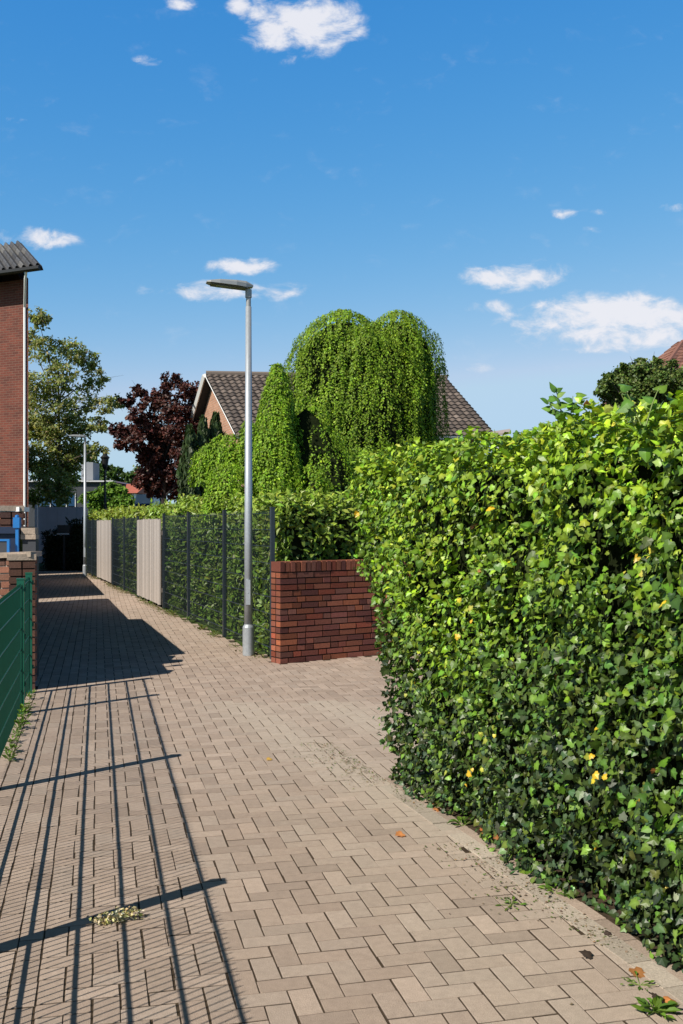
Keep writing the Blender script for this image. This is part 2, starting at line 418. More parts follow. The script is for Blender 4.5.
w = thing('brick_wall', 'low dark red brick wall with upright top course between the mesh fence and the ivy hedge', 'wall', (WA[0], WA[1], 0))
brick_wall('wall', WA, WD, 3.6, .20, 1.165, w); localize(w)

# left garden walls
dl = np.array([-.293, .956])
def lwall(label, Y0, Y1, H, kx=-.3065, T=.24, cop=True, ret=None):
    w = thing('garden_wall', label, 'wall', (kx*Y0, Y0, 0))
    p0 = np.array([kx*Y0, Y0]); p1 = np.array([kx*Y1, Y1]); L = np.linalg.norm(p1-p0)
    brick_wall('wall', p0, p1-p0, L, T, H-.06, w, 'mortar', soldier=False, cols=[(.13,.065,.045),(.16,.075,.05),(.10,.05,.04)])
    m = MB(); d = (p1-p0)/L; n = np.array([-d[1], d[0]]); s = 0
    while s < L-.05:
        l = min(.5, L-s); o = p0+d*s-n*.012; a = d*(l-.006); b = n*(T+.03)
        m.obox((o[0], o[1], H-.058), (a[0], a[1], 0), (b[0], b[1], 0), (0, 0, .058)); s += l
    m.build('coping', M['coping'], w)
    if ret:
        rl, rh, rs, rm = ret
        n2 = np.array([-.93, .12]); n2 /= np.linalg.norm(n2)
        q = p0+n2*(rl+.0)
        brick_wall('wall', q, -n2, rl-.07, .2, rh-.03, w, 'mortar_light', cols=[(.16,.075,.05),(.2,.085,.055),(.12,.06,.045)] if rm == 0 else [(.5,.17,.08),(.42,.13,.07)], soldier=False, slope=rs)
        m = MB(); o = q+np.array([-.12, -1])*.03
        m.obox((o[0], o[1], rh-.03), (-n2[0]*(rl-.03), -n2[1]*(rl-.03), rs*rl), (.03, .26, 0), (0, 0, .05)); m.build('front_coping', M['white' if rm else 'coping'], w)
    localize(w); return w
lwall('low brown brick garden wall with stone coping right behind the end of the green fence', 9.64, 10.84, 1.31, ret=(1.6, 1.25, .04, 0))
lwall('tall section of brick garden wall with white coping beside the shaded path', 10.86, 15.4, 1.80, kx=-.3185, ret=(2.2, 1.70, .03, 1))
lwall('low brick garden wall casting shade on the middle of the path', 15.42, 20.3, 1.42)
lwall('far low brick garden wall after the gap with the sunlit strip', 21.35, 31.0, 1.42)
# pier, bin, blue post and blue board behind the low wall
t = thing('brick_pier', 'short brick pier with shaft coloured dark for shade and light top bricks standing behind the low garden wall', 'pier', (-3.30, 10.35, 0))
m = MB(); m.obox((-3.30,10.35,0),(.135,0,0),(-.03,.2,0),(0,0,1.44)); m.build('pier_shaft_shade', M['dark_wall'], t)  # dark cladding colour stands in for shade on the brick shaft
m = MB(); m.obox((-3.315,10.33,1.442),(.155,0,0),(-.03,.22,0),(0,0,.05)); m.obox((-3.312,10.335,1.498),(.145,0,0),(-.03,.21,0),(0,0,.062)); m.build('pier_cap', M['coping'], t); localize(t)
t = thing('waste_container', 'dark navy container with a flat lid standing behind the low garden wall', 'container', (-3.9, 10.5, 0))
m = MB(); m.box(-4.3,10.3,0,-3.36,10.85,1.5); m.build('container_body', M['navy'], t)
m = MB(); m.box(-4.33,10.26,1.502,-3.34,10.88,1.57); m.build('container_lid', M['navy'], t); localize(t)
t = thing('blue_post', 'bright blue square post with a wider head behind the low brick garden wall', 'post', (-3.24, 10.0, 0))
m = MB(); m.box(-3.255,9.98,0,-3.225,10.01,1.56); m.build('post', M['blue'], t)
m = MB(); m.box(-3.275,9.965,1.562,-3.21,10.025,1.665); m.lathe(-3.2425,9.995,[(.022,1.666),(.02,1.685),(.008,1.692)],10); m.build('post_head', M['blue'], t); localize(t)
t = thing('board_frame', 'small blue framed board behind the low brick garden wall', 'board', (-3.4, 9.93, 0))
m = MB()
for b_ in ((-3.62,9.92,1.20,-3.60,9.95,1.45),(-3.32,9.92,1.0,-3.295,9.95,1.45),(-3.60,9.92,1.43,-3.32,9.95,1.45),(-3.60,9.92,1.20,-3.32,9.95,1.22)): m.box(*b_)
m.build('frame', M['blue'], t); m = MB(); m.box(-3.599,9.93,1.221,-3.321,9.94,1.429); m.build('board', M['dark_wall'], t); localize(t)

# ------------------------------------------------------------------ fences
def mesh_panel(L, H, wire, spacing=.05, bar=.2, z0=.04, wr=.0028, hr=.004):
    """double bar mesh, local x along"""
    m = MB(); n = int(L/spacing)
    for i in range(n+1):
        x = (L-n*spacing)/2+i*spacing; m.tube([(x,0,z0),(x,0,H)], wr, 4, False)
    k = 0; z = z0+.02
    zs = [H-.03-j*bar for j in range(int((H-z0-.03)/bar)+1)]
    for z in zs:
        for y in (-.0045, .0045): m.tube([(0,y,z),(L,y,z)], hr, 5, False)
    return m
def post_mb(H, w=.06, dpt=.04):
    m = MB(); m.box(-w/2, -dpt/2, 0, w/2, dpt/2, H); m.box(-w/2-.003, -dpt/2-.003, H+.001, w/2+.003, dpt/2+.003, H+.012)
    for z in np.arange(.25, H-.05, .4): m.box(-.012, -dpt/2-.014, z-.018, .012, -dpt/2-.001, z+.018)
    return m
def put(o, x, y, ang): o.location = (x, y, 0); o.rotation_euler = (0, 0, ang)
def mesh_fence(name, label, xf, Ys, H, Hp, mat, hr, wr, w=.06, bar=.2, spacing=.05):
    root = thing(name, label, 'fence', (0, 0, 0))
    pm = None; cache = {}
    for i, Y in enumerate(Ys):
        if pm is None: pm = post_mb(Hp, w, .045 if w < .065 else .06).build('post', mat, root); o = pm
        else: o = pm.copy(); sc.collection.objects.link(o); o.parent = root
        sl = (xf(Y+1)-xf(Y)); put(o, xf(Y)-.0, Y, math.atan2(1, sl))
    for a, b in zip(Ys[:-1], Ys[1:]):
        L = math.hypot(b-a, xf(b)-xf(a))-.07; key = round(L, 2)
        if key not in cache: o = mesh_panel(L, H, mat, spacing=spacing, bar=bar, hr=hr, wr=wr).build('mesh_panel', mat, root); cache[key] = o
        else: o = cache[key].copy(); sc.collection.objects.link(o); o.parent = root
        sl = (xf(b)-xf(a))/(b-a); an = math.atan2(1, sl); put(o, xf(a)+math.cos(an)*.035, a+math.sin(an)*.035, an)
    return root
mesh_fence('green_mesh_fence', 'waist high green double bar mesh fence along the left edge of the path', gfence_x, [-1.3, 1.1, 3.55, 5.99, 8.44, 9.45], 1.10, 1.13, M['green_coat'], .0044, .0039, .066, bar=.174, spacing=.046)
mesh_fence('anthracite_mesh_fence', 'dark grey mesh fence with hedge showing through, between the brick wall and wooden panel', fence_x, [11.82, 14.15, 16.6, 18.85], 1.76, 1.79, M['anth'], .004, .0026)
mesh_fence('anthracite_mesh_fence', 'dark grey mesh fence section between the two wooden panels', fence_x, [21.95, 24.1, 26.2], 1.74, 1.76, M['anth'], .004, .0026)
mesh_fence('anthracite_mesh_fence', 'farthest dark grey mesh fence section behind the far street lamp', fence_x, [29.5, 31.0, 32.5], 1.72, 1.74, M['anth'], .004, .0026)
def wood_panel(label, Y0, Y1, H):
    root = thing('wooden_fence_panel', label, 'fence panel', (fence_x(Y0), Y0, 0), group='wooden panels in the mesh fence')
    d = np.array([fence_x(Y1)-fence_x(Y0), Y1-Y0]); L = np.linalg.norm(d); d /= L; n = np.array([-d[1], d[0]])
    p0 = np.array([fence_x(Y0), Y0]); nb = int(L/.145)
    m = MB(); bw = L/nb
    for i in range(nb):
        c = rnd.uniform(.75, 1.2); m.cur = (.33*c, .29*c, .26*c); o = p0+d*(i*bw+.004)+n*(.02+rnd.uniform(0, .006)); a = d*(bw-.008); b = n*.02
        m.obox((o[0], o[1], .05+rnd.uniform(0, .02)), (a[0], a[1], 0), (b[0], b[1], 0), (0, 0, H-.05-rnd.uniform(0, .012)))
    m.build('boards', M['wood'], root, col=True)
    m = MB(); m.cur = (.22,.18,.15)
    for z in (.3, H-.3): 
        o = p0-n*.045; a = d*L; b = n*.06; m.obox((o[0], o[1], z), (a[0], a[1], 0), (b[0], b[1], 0), (0, 0, .08))
    m.build('rails', M['wood'], root, col=True); localize(root)
wood_panel('nearer pale weathered wooden board panel set in the dark mesh fence', 19.0, 21.85, 1.69)
wood_panel('farther narrow pale wooden board panel set in the dark mesh fence', 26.3, 29.4, 1.70)

# ------------------------------------------------------------------ street lamps
def lamp_at(x, y):
    root = thing('street_lamp', 'tall galvanised street lamp with flat head by the end of the brick wall', 'street lamp', (x, y, 0), group='street lamps along the path')
    m = MB(); m.lathe(0, 0, [(.072,0),(.072,.34),(.068,.352),(.052,.375),(.052,.38)], 24); m.build('base_sleeve', M['galv'], root, smooth=False)
    m = MB(); m.lathe(0, 0, [(.051,.36),(.049,1.5),(.036,4.25)], 24); m.build('pole', M['galv'], root, smooth=True)
    m = MB(); m.obox((-.028,-.062,.62),(.056,0,0),(0,.02,0),(0,0,.30)); m.lathe(0,-.0635,[(.0,.76),(.007,.765),(.0,.77)],6); m.build('access_door', M['galv'], root)
    m = MB(); m.lathe(0, 0, [(.030,4.25),(.030,4.36),(.040,4.362),(.040,4.46)], 16); m.build('spigot', M['lamp_head'], root)
    # flat LED head, pointing left, a little up and towards the viewer
    dx = Vector((-.96, -.24, .07)).normalized(); sy = Vector((.24, -.96, 0)).normalized(); up = dx.cross(sy); up = up if up.z > 0 else -up
    o = Vector((0, 0, 4.47)); m = MB(); secs = [(-.05,.045,.02,.045),(.04,.085,0,.075),(.16,.115,.0,.07),(.36,.115,.0,.055),(.47,.095,.004,.035),(.515,.06,.008,.022)]
    vs = []; fs = []
    for (s, w_, z0, z1) in secs:
        for (a, b) in ((-w_,z0),(w_,z0),(w_,z0+(z1-z0)*.6),(w_*.7,z1),(-w_*.7,z1),(-w_,z0+(z1-z0)*.6)): vs.append(o+dx*s+sy*a+up*b)
    for i in range(len(secs)-1):
        for k in range(6): fs.append([i*6+k, i*6+(k+1) % 6, i*6+6+(k+1) % 6, i*6+6+k])
    fs += [[5,4,3,2,1,0], [30+k for k in range(6)]]
    m.add(vs, fs); h = m.build('lamp_head', M['lamp_head'], root)
    m = MB(); m.obox(o+dx*.02-sy*.08-up*.012, dx*.44, sy*.16, up*.011); m.build('underside', M['lamp_dark'], h)
    m = MB(); m.obox(o+dx*.18-sy*.06-up*.018, dx*.22, sy*.12, up*.0055); m.build('lens', M['glass_lens'], h)
    return root
L1 = lamp_at(gx(248.5, 12.2), 12.2)
L2 = copy_tree(L1); L2.location = (gx(85, 30.6), 30.6, 0); L2['label'] = 'distant galvanised street lamp standing at the shaded far end of the path'
L2.scale = (.95,.95,.95)

# ------------------------------------------------------------------ leafy hedges
def sample_prism(poly, H, dens, dens_top, lean=0.0, zfun=None, only=None):
    """random points on side faces and top of a footprint (ccw). returns pos, outward normal, height fraction"""
    Ps = []; Ns = []
    n = len(poly)
    for i in range(n):
        if only is not None and i not in only: continue
        a = np.array(poly[i]); b = np.array(poly[(i+1) % n]); d = b-a; L = np.linalg.norm(d); d /= L; o = np.array([d[1], -d[0]])
        k = int(L*H*dens); s = R.uniform(0, L, k); z = R.uniform(0.0, 1, k)*H
        p = np.zeros((k, 3)); p[:, :2] = a+np.outer(s, d)+np.outer(lean*z/H, o); p[:, 2] = z
        Ps.append(p); Ns.append(np.tile([o[0], o[1], 0], (k, 1)))
    A = np.array(poly); mn = A.min(0); mx = A.max(0); k = int((mx-mn).prod()*dens_top)
    q = R.uniform(mn, mx, (k, 2)); ins = np.ones(k, bool)
    for i in range(n):
        a = A[i]; d = A[(i+1) % n]-a; ins &= (d[0]*(q[:, 1]-a[1])-d[1]*(q[:, 0]-a[0])) > -.08
    q = q[ins]; p = np.zeros((len(q), 3)); p[:, :2] = q; p[:, 2] = H
    Ps.append(p); Ns.append(np.tile([0, 0, 1.0], (len(q), 1)))
    return np.vstack(Ps), np.vstack(Ns)
def core(poly, H, inset, parent, name='shade_core', z0=0.0):
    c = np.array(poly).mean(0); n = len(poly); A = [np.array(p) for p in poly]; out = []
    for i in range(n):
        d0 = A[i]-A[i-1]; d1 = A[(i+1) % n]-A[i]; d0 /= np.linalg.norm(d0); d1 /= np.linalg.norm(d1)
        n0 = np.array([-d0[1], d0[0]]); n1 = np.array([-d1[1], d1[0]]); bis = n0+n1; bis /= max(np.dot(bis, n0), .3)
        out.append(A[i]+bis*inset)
    m = MB(); m.prism(out, z0, H-inset); return m.build(name, M['core'], parent)  # solid block, painted dark as the shade between the leaves

# ivy hedge: big, close, the face towards the path leans out a little
IV = [(hedge_x(1.0)+.0, 1.0), (hedge_x(1.0)+1.3, 1.3), (hedge_x(6.35)+1.15, 6.45), (hedge_x(6.25)+.0, 6.25)]
def ccw(poly):
    a = sum(poly[i][0]*poly[(i+1) % len(poly)][1]-poly[(i+1) % len(poly)][0]*poly[i][1] for i in range(len(poly)))
    return poly if a > 0 else poly[::-1]
IV = ccw(IV)
def ivy():
    root = thing('ivy_hedge', 'tall dense ivy hedge along the right side of the path, lighter leaves on top', 'hedge', (hedge_x(4.5), 4.5, 0))
    H = 2.06
    p, nr = sample_prism(IV, H, 2900, 2500, lean=.0)
    k = len(p); top = nr[:, 2] > .5; h = p[:, 2]/H
    # bulging outline
    bul = .05*vnoise(p, 2.6, 3)+.05*vnoise(p, 8.5, 4)
    low = np.clip(1-p[:, 2]/.22, 0, 1)*.05
    hole = np.clip(vnoise(p, 7.0, 21)*.8+vnoise(p, 15.0, 22)*.6-.25, 0, 1.2)
    depth = R.uniform(0, 1, k)**1.2*.16+hole*.17
    off = bul-depth+.05*h-low*0
    endf = (nr[:, 1] > .6)
    off = off+np.where(endf, .0, 0)
    p = p+nr*off[:, None]
    dy = np.clip((p[:, 1]-4.6)/1.6, 0, 1)*.62*np.clip((h-.10)/.75, 0, 1)**1.1; p[:, 1] += dy; p[:, 0] -= .328*dy
    p[:, 2] = np.maximum(p[:, 2], .02)
    sun_ = -np.array([SH.x*.76, SH.y*.76, -.65])
    face = norm(nr*.75+R.normal(0, .55, (k, 3))+np.array([0, 0, .42]))
    along = R.normal(0, .75, (k, 3))+np.array([0, 0, -.55])+nr*.4
    size = R.uniform(.019, .043, k)*np.where(R.random(k) < .07, 1.45, 1.0)
    # colour: fresh yellow green growth above, dark old leaves below
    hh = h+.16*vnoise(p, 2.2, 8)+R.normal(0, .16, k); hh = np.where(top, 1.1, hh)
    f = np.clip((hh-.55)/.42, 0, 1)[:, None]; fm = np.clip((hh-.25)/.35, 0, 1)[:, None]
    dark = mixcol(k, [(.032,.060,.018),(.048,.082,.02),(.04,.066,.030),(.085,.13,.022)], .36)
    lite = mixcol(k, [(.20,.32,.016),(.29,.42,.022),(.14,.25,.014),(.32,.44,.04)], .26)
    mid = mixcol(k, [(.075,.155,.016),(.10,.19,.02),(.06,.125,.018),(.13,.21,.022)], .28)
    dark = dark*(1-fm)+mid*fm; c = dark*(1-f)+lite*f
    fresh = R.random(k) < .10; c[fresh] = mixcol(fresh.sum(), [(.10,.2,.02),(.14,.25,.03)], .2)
    yel = R.random(k) < .002; c[yel] = mixcol(yel.sum(), [(.55,.36,.02),(.5,.42,.06),(.34,.14,.05)], .15)
    sel = R.random(k) < .6
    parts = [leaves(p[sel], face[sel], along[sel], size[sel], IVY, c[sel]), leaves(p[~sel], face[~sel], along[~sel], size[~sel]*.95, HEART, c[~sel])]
    # clusters of yellow leaves
    for (px, py) in ((475,618),(505,728),(482,774),(643,405),(612,770),(437,690),(660,560)):
        Y = 2.35/((px-CX)/F+.328); c0 = P(px, py, Y)+np.array([-.08, -.03, 0]); q = c0+R.normal(0, .035, (5, 3))
        parts.append(leaves(q, np.tile([-.7,-.5,.4], (5, 1))+R.normal(0, .3, (5, 3)), R.normal(0, .5, (5, 3))+[0,0,-.8], R.uniform(.018, .036, 5), IVY, mixcol(5, [(.62,.42,.03),(.45,.42,.06),(.3,.34,.05)], .15)))
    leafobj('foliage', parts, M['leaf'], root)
    ob = core(IV, H, .2, root, 'shade_core')
    for vtx in ob.data.vertices:
        if vtx.co.z > 1 and vtx.co.y > 5: vtx.co.y += .45; vtx.co.x -= .328*.45
    # shoots standing above the top
    lp = []
    for (px, py, Y, sway) in ((560,388,4.35,-.02),(566,396,4.3,.03),(556,400,4.4,-.04),(637,386,3.55,-.05),(642,388,3.6,.06),(630,395,3.6,-.03)):
        b = P(px+4, 425, Y); t_ = P(px, py, Y); mid = (b+t_)/2+[sway*.5, 0, .01]; m = MB(); m.tube([b, mid, t_+[sway, 0, 0]], [.003, .0025, .0015], 5); m.build('shoot_stem', M['twig'], root)
        nl = 7 if px < 600 else 3
        for i in range(nl):
            s = .35+.65*i/(nl-1); q = b*(1-s)+(t_+[sway, 0, 0])*s+R.normal(0, .006, 3)
            lp.append(leaves(q[None], np.array([[R.normal(0,.5), -.6, .6]]), np.array([[(-1)**i*.9, R.normal(0,.4), .15]]), [R.uniform(.035, .055)], HEART, mixcol(1, [(.13,.24,.03),(.09,.2,.03)], .1)))
    leafobj('shoot_leaves', lp, M['leaf'], root)
    localize(root)
ivy()

def hedge(name, label, poly, H, dens, dtop, size, cols, cat='hedge', mat='leaf', shape=LAUREL, litecols=None, inset=.14, bulge=.07, upright=.3, only=None, z0=0.0, clip=False):
    poly = ccw(poly); c0 = np.mean(poly, 0); root = thing(name, label, cat, (c0[0], c0[1], 0))
    p, nr = sample_prism(poly, H, dens, dtop, only=only); k = len(p)
    top = nr[:, 2] > .5
    off = bulge*vnoise(p, 2.2, 5)+bulge*.5*vnoise(p, 6, 6)-R.uniform(0, 1, k)**1.5*.14
    off = np.where(top, off+R.uniform(0, 1, k)**3*.10, off)
    p = p+nr*off[:, None]; p[:, 2] = np.maximum(p[:, 2], .02)+z0
    if clip:
        ok = (p[:, 0]-fence_x(p[:, 1])) > .07; p = p[ok]; nr = nr[ok]; k = len(p)
    face = norm(nr*.6+R.normal(0, .5, (k, 3))+np.array([-.25, -.25, .45]))
    along = R.normal(0, .6, (k, 3))+nr*.6+np.array([0, 0, upright])
    c = mixcol(k, cols, .25)
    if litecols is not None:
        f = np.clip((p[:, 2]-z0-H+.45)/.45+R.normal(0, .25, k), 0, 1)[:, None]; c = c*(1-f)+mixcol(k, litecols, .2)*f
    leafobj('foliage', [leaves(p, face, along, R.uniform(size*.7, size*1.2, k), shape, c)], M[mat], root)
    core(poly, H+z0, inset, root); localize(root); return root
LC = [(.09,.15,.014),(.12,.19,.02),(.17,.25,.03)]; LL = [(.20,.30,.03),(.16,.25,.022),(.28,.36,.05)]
def off_line(Y, o): return (fence_x(Y)+o*.94, Y+o*.34)
wa = WA+np.array([-.5774, .8165])*.36; wb = wa+WD*4.2; wc = wb+np.array([-.5774, .8165])*1.6; 
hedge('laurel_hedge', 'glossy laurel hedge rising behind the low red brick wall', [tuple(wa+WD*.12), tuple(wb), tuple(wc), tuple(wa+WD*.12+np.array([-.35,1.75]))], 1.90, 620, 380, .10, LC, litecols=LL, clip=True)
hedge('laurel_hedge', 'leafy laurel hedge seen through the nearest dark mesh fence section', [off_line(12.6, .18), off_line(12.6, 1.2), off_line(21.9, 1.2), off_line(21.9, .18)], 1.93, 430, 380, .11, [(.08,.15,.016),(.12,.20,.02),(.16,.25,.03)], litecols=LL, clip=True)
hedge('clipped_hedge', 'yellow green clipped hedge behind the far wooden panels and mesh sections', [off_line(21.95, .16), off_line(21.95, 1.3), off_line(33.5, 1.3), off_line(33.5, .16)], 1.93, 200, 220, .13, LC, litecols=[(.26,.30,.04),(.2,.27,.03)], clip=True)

# ------------------------------------------------------------------ weeping beeches
def weeping(name, label, lobes, base, trunk_r, leaf, cols, gapc=-.55, nl=9, fq=2.3):
    """lobes: (cx, cy, z_top, z_low, profile[(frac_down, radius)], n_strands)"""
    root = thing(name, label, 'tree', (base[0], base[1], 0)); parts = []
    cm = MB()
    for li, (cx, cy, zt, zl, prof, ns, sq) in enumerate(lobes):
        ns_ = ns
        fr = np.array([a for a, b in prof]); rr = np.array([b for a, b in prof])
        # weight by circumference x length
        tt = np.linspace(0, 1, 60); rt = np.interp(tt, fr, rr); wgt = rt+.12; wgt /= wgt.sum()
        t0 = tt[R.choice(60, ns, p=wgt)]+R.uniform(-.01, .01, ns); t0 = np.clip(t0, 0, 1)
        an = R.uniform(0, 2*math.pi, ns)
        # keep more strands where they can be seen (towards the viewer), thin behind
        keep = (np.sin(an) < .2) | (R.random(ns) < .35); t0, an = t0[keep], an[keep]; ns = len(t0)
        lump = (1+.06*np.sin(an*5+li*2)+.06*np.sin(an*11+t0*5+li)+.05*np.sin(an*23+t0*3)+.05*np.sin(t0*17+an*3))*np.where(R.random(ns) < .3, .88, 1)+.0
        rad = np.interp(t0, fr, rr)*lump
        z = zt-(zt-zl)*t0
        # hanging curtains: gaps where the strands stand back
        cur = np.sin(an*13*fq+np.sin(t0*19+li)*1.9+li)+np.sin(an*29*fq+t0*6+li*3)*.7+np.sin(t0*47+an*17)*.7; back = cur < gapc
        rad = rad*np.where(back, .84, 1.0); sk = ~(back & (R.random(ns) < .55) & (t0 > .06)); an, t0, rad, z = an[sk], t0[sk], rad[sk], z[sk]; ns = len(an)
        x = cx+rad*np.cos(an); y = cy+rad*np.sin(an)*sq
        ln = R.uniform(.2, .48, ns)*(.6+.4*np.minimum(1, (zt-zl)/3))*np.clip(.35+t0*2.2, .35, 1)
        shade = np.exp(R.normal(0, .22, ns))
        for k in range(nl):
            s = (k+R.uniform(-.3, .3, ns))/nl
            # strand first arches outward then hangs; leaves are flung left and right of it
            out = .05*np.sin(np.clip(s*2, 0, 1.57))
            px_ = x+np.cos(an)*out+R.normal(0, .018, ns); py_ = y+np.sin(an)*out*sq+R.normal(0, .018, ns)
            pz = z+.06-s*ln+R.normal(0, .01, ns)
            ok = pz > zl-.1
            pos = np.stack([px_, py_, pz], 1)
            side = np.stack([-np.sin(an), np.cos(an), np.zeros(ns)], 1)*R.choice([-1, 1], ns)[:, None]
            along = side*.55+np.array([0, 0, -.9])+R.normal(0, .22, (ns, 3))
            nr = np.stack([np.cos(an), np.sin(an), np.full(ns, .55)], 1)+R.normal(0, .35, (ns, 3))
            c = mixcol(ns, cols, .16)*shade[:, None]
            parts.append(leaves(pos[ok], nr[ok], along[ok], (R.uniform(.7, 1.2, ns)*leaf)[ok], DIA, c[ok]))
        # solid dark core following the profile, its colour painted as inner shade
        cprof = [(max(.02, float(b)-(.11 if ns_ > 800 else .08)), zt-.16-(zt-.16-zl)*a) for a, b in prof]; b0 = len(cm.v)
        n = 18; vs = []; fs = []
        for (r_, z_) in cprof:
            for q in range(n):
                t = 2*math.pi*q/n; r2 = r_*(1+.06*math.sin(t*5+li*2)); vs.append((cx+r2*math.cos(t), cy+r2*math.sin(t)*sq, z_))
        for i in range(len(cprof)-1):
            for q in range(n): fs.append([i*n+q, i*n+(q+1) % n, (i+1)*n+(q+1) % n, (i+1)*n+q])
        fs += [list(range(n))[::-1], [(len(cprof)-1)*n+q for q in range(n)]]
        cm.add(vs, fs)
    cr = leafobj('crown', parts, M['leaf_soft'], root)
    cm.build('inner_shade_core', M['core'], cr)
    m = MB(); zt = lobes[0][2]
    m.tube([(base[0], base[1], 0), (base[0]+.05, base[1], zt*.4), (base[0]-.04, base[1]+.03, zt*.85)], [trunk_r, trunk_r*.8, trunk_r*.4], 10)
    for (cx, cy, z1, zl, *_r) in lobes: m.tube([(base[0], base[1], zl), (cx*.5+base[0]*.5, cy*.5+base[1]*.5, z1*.72), (cx, cy, z1-.25)], [trunk_r*.5, trunk_r*.35, .03], 8)
    m.build('trunk', M['bark'], root); localize(root); return root
WC = [(.15,.25,.012),(.18,.29,.016),(.12,.21,.012),(.22,.33,.025)]
Yb = 20.0
weeping('weeping_beech', 'large mop shaped weeping beech with twin domes behind the hedges', [
    (gx(343, Yb), Yb, gz(313, Yb), 1.0, [(0,.14),(.02,.40),(.05,.64),(.075,.76),(.13,.97),(.25,1.09),(1,1.12)], 12000, .95),
    (gx(398, Yb+.1), Yb+.1, gz(313, Yb), 1.0, [(0,.14),(.02,.36),(.075,.62),(.13,.74),(.22,.82),(1,.9)], 9500, 1.0),
    (gx(370, Yb-.25), Yb-.25, gz(329, Yb), 1.0, [(0,.2),(.04,.6),(.12,.9),(.3,1.08),(1,1.15)], 7000, .8),
    (gx(440, Yb), Yb, gz(360, Yb), gz(372, Yb), [(0,.06),(.4,.10),(1,.10)], 30, .6)],
    (gx(366, Yb), Yb), .16, .056, WC, nl=7)
Yc = 16.2
weeping('weeping_beech', 'small pointed weeping beech with drooping skirt boughs left of the large one', [
    (gx(277, Yc), Yc, gz(367, Yc), 1.5, [(0,.03),(.04,.09),(.1,.14),(.22,.22),(.45,.33),(.7,.42),(1,.46)], 4200, 1.0),
    (gx(226, Yc), Yc+.1, gz(437, Yc), gz(474, Yc), [(0,.1),(.2,.26),(.6,.38),(1,.4)], 750, .6),
    (gx(206, Yc), Yc+.1, gz(449, Yc), gz(480, Yc), [(0,.10),(.25,.18),(1,.22)], 380, .8),
    (gx(250, Yc), Yc-.1, gz(424, Yc), gz(478, Yc), [(0,.04),(.15,.10),(.4,.15),(1,.18)], 340, .8),
    (gx(228, Yc-.5), Yc-.4, gz(468, Yc), 1.75, [(0,.1),(.2,.26),(.6,.36),(1,.38)], 620, .8),
    (gx(305, Yc), Yc+.25, gz(398, Yc), 1.5, [(0,.08),(.1,.34),(.3,.56),(.6,.8),(1,.9)], 620, .5),  # thin strands here leave the dark core showing as the shaded side
    (gx(320, Yc), Yc+.3, gz(424, Yc), 1.5, [(0,.14),(.15,.44),(.5,.66),(1,.7)], 480, .5),
    (gx(328, Yc), Yc+.2, gz(440, Yc), 1.6, [(0,.14),(.15,.38),(.5,.5),(1,.52)], 260, .8),
    (gx(315, Yc), Yc-.4, gz(466, Yc), 1.7, [(0,.06),(.15,.16),(.5,.24),(1,.26)], 260, .9),
    (gx(362, Yc+1), Yc+1.2, gz(449, Yc+1), 1.7, [(0,.15),(.12,.4),(.5,.6),(1,.7)], 1200, .8)],
    (gx(276, Yc), Yc), .09, .05, [(.17,.31,.018),(.23,.36,.022),(.15,.25,.014)], gapc=-.5, fq=1.0)

# ------------------------------------------------------------------ other trees
def clump_tree(name, label, base, top, clumps, leaf, cols, trunk_r, mat='leaf_soft', per=260, shape=DIAW, group=None, cat='tree', twigs=True, light=None, flat=.8, loose=.13):
    root = thing(name, label, cat, (base[0], base[1], 0), group=group); parts = []
    m = MB(); bx, by = base[0], base[1]
    th = top
    m.tube([(bx, by, -.05), (bx+.03*th*.3, by, th*.4), (bx, by, th)], [trunk_r, trunk_r*.75, trunk_r*.3], 10)
    for (x, y, z, r, k) in clumps:
        x0, y0 = bx, by; z0_ = min(th*.8, max(th*.25, z-r*1.6)); 
        mid = ((x+x0)/2+rnd.uniform(-.1, .1)*r, (y+y0)/2, (z0_+z)/2+.15*r)
        if twigs:
            m.tube([(x0, y0, z0_), mid, (x, y, z)], [trunk_r*.32, trunk_r*.2, trunk_r*.06], 6, False)
            for _ in range(5):
                a = R.normal(0, .55, 3)*r; m.tube([(x, y, z), (x+a[0]*.6, y+a[1]*.6, z+a[2]*.5), (x+a[0]*1.3, y+a[1]*1.3, z+a[2]*1.1)], [trunk_r*.09, trunk_r*.06, trunk_r*.02], 4, False)
        nk = int(per*k)
        # sub clusters give sprays with gaps
        nc = max(4, nk//22); cc_ = R.normal(0, 1, (nc, 3)); cc_ = norm(cc_)*(R.uniform(.25, 1, (nc, 1))**.6)*r; cc_[:, 2] *= flat
        idx = R.integers(0, nc, nk); p = cc_[idx]+R.normal(0, loose*r, (nk, 3))*np.array([1, 1, .7])+np.array([x, y, z])
        nr = norm(cc_[idx])*.4+R.normal(0, .5, (nk, 3))+np.array([-.2, -.2, .5])
        al = R.normal(0, 1, (nk, 3))+norm(cc_[idx])*.5+np.array([0, 0, -.3])
        c = mixcol(nk, cols, .22)*np.exp(R.normal(0, .15, nc))[idx][:, None]
        parts.append(leaves(p, nr, al, R.uniform(.7, 1.3, nk)*leaf, shape, c))
    m.build('trunk', M['bark_dark' if name == 'copper_beech' else 'bark'], root); leafobj('crown', parts, M[mat], root); localize(root); return root
def pc(lst, Y, spread=1.0):
    o = []
    for (px, py, r, k) in lst:
        y = Y+rnd.uniform(-spread, spread); p = P(px, py, y); o.append((p[0], p[1], p[2], r*y/F, k))
    return o
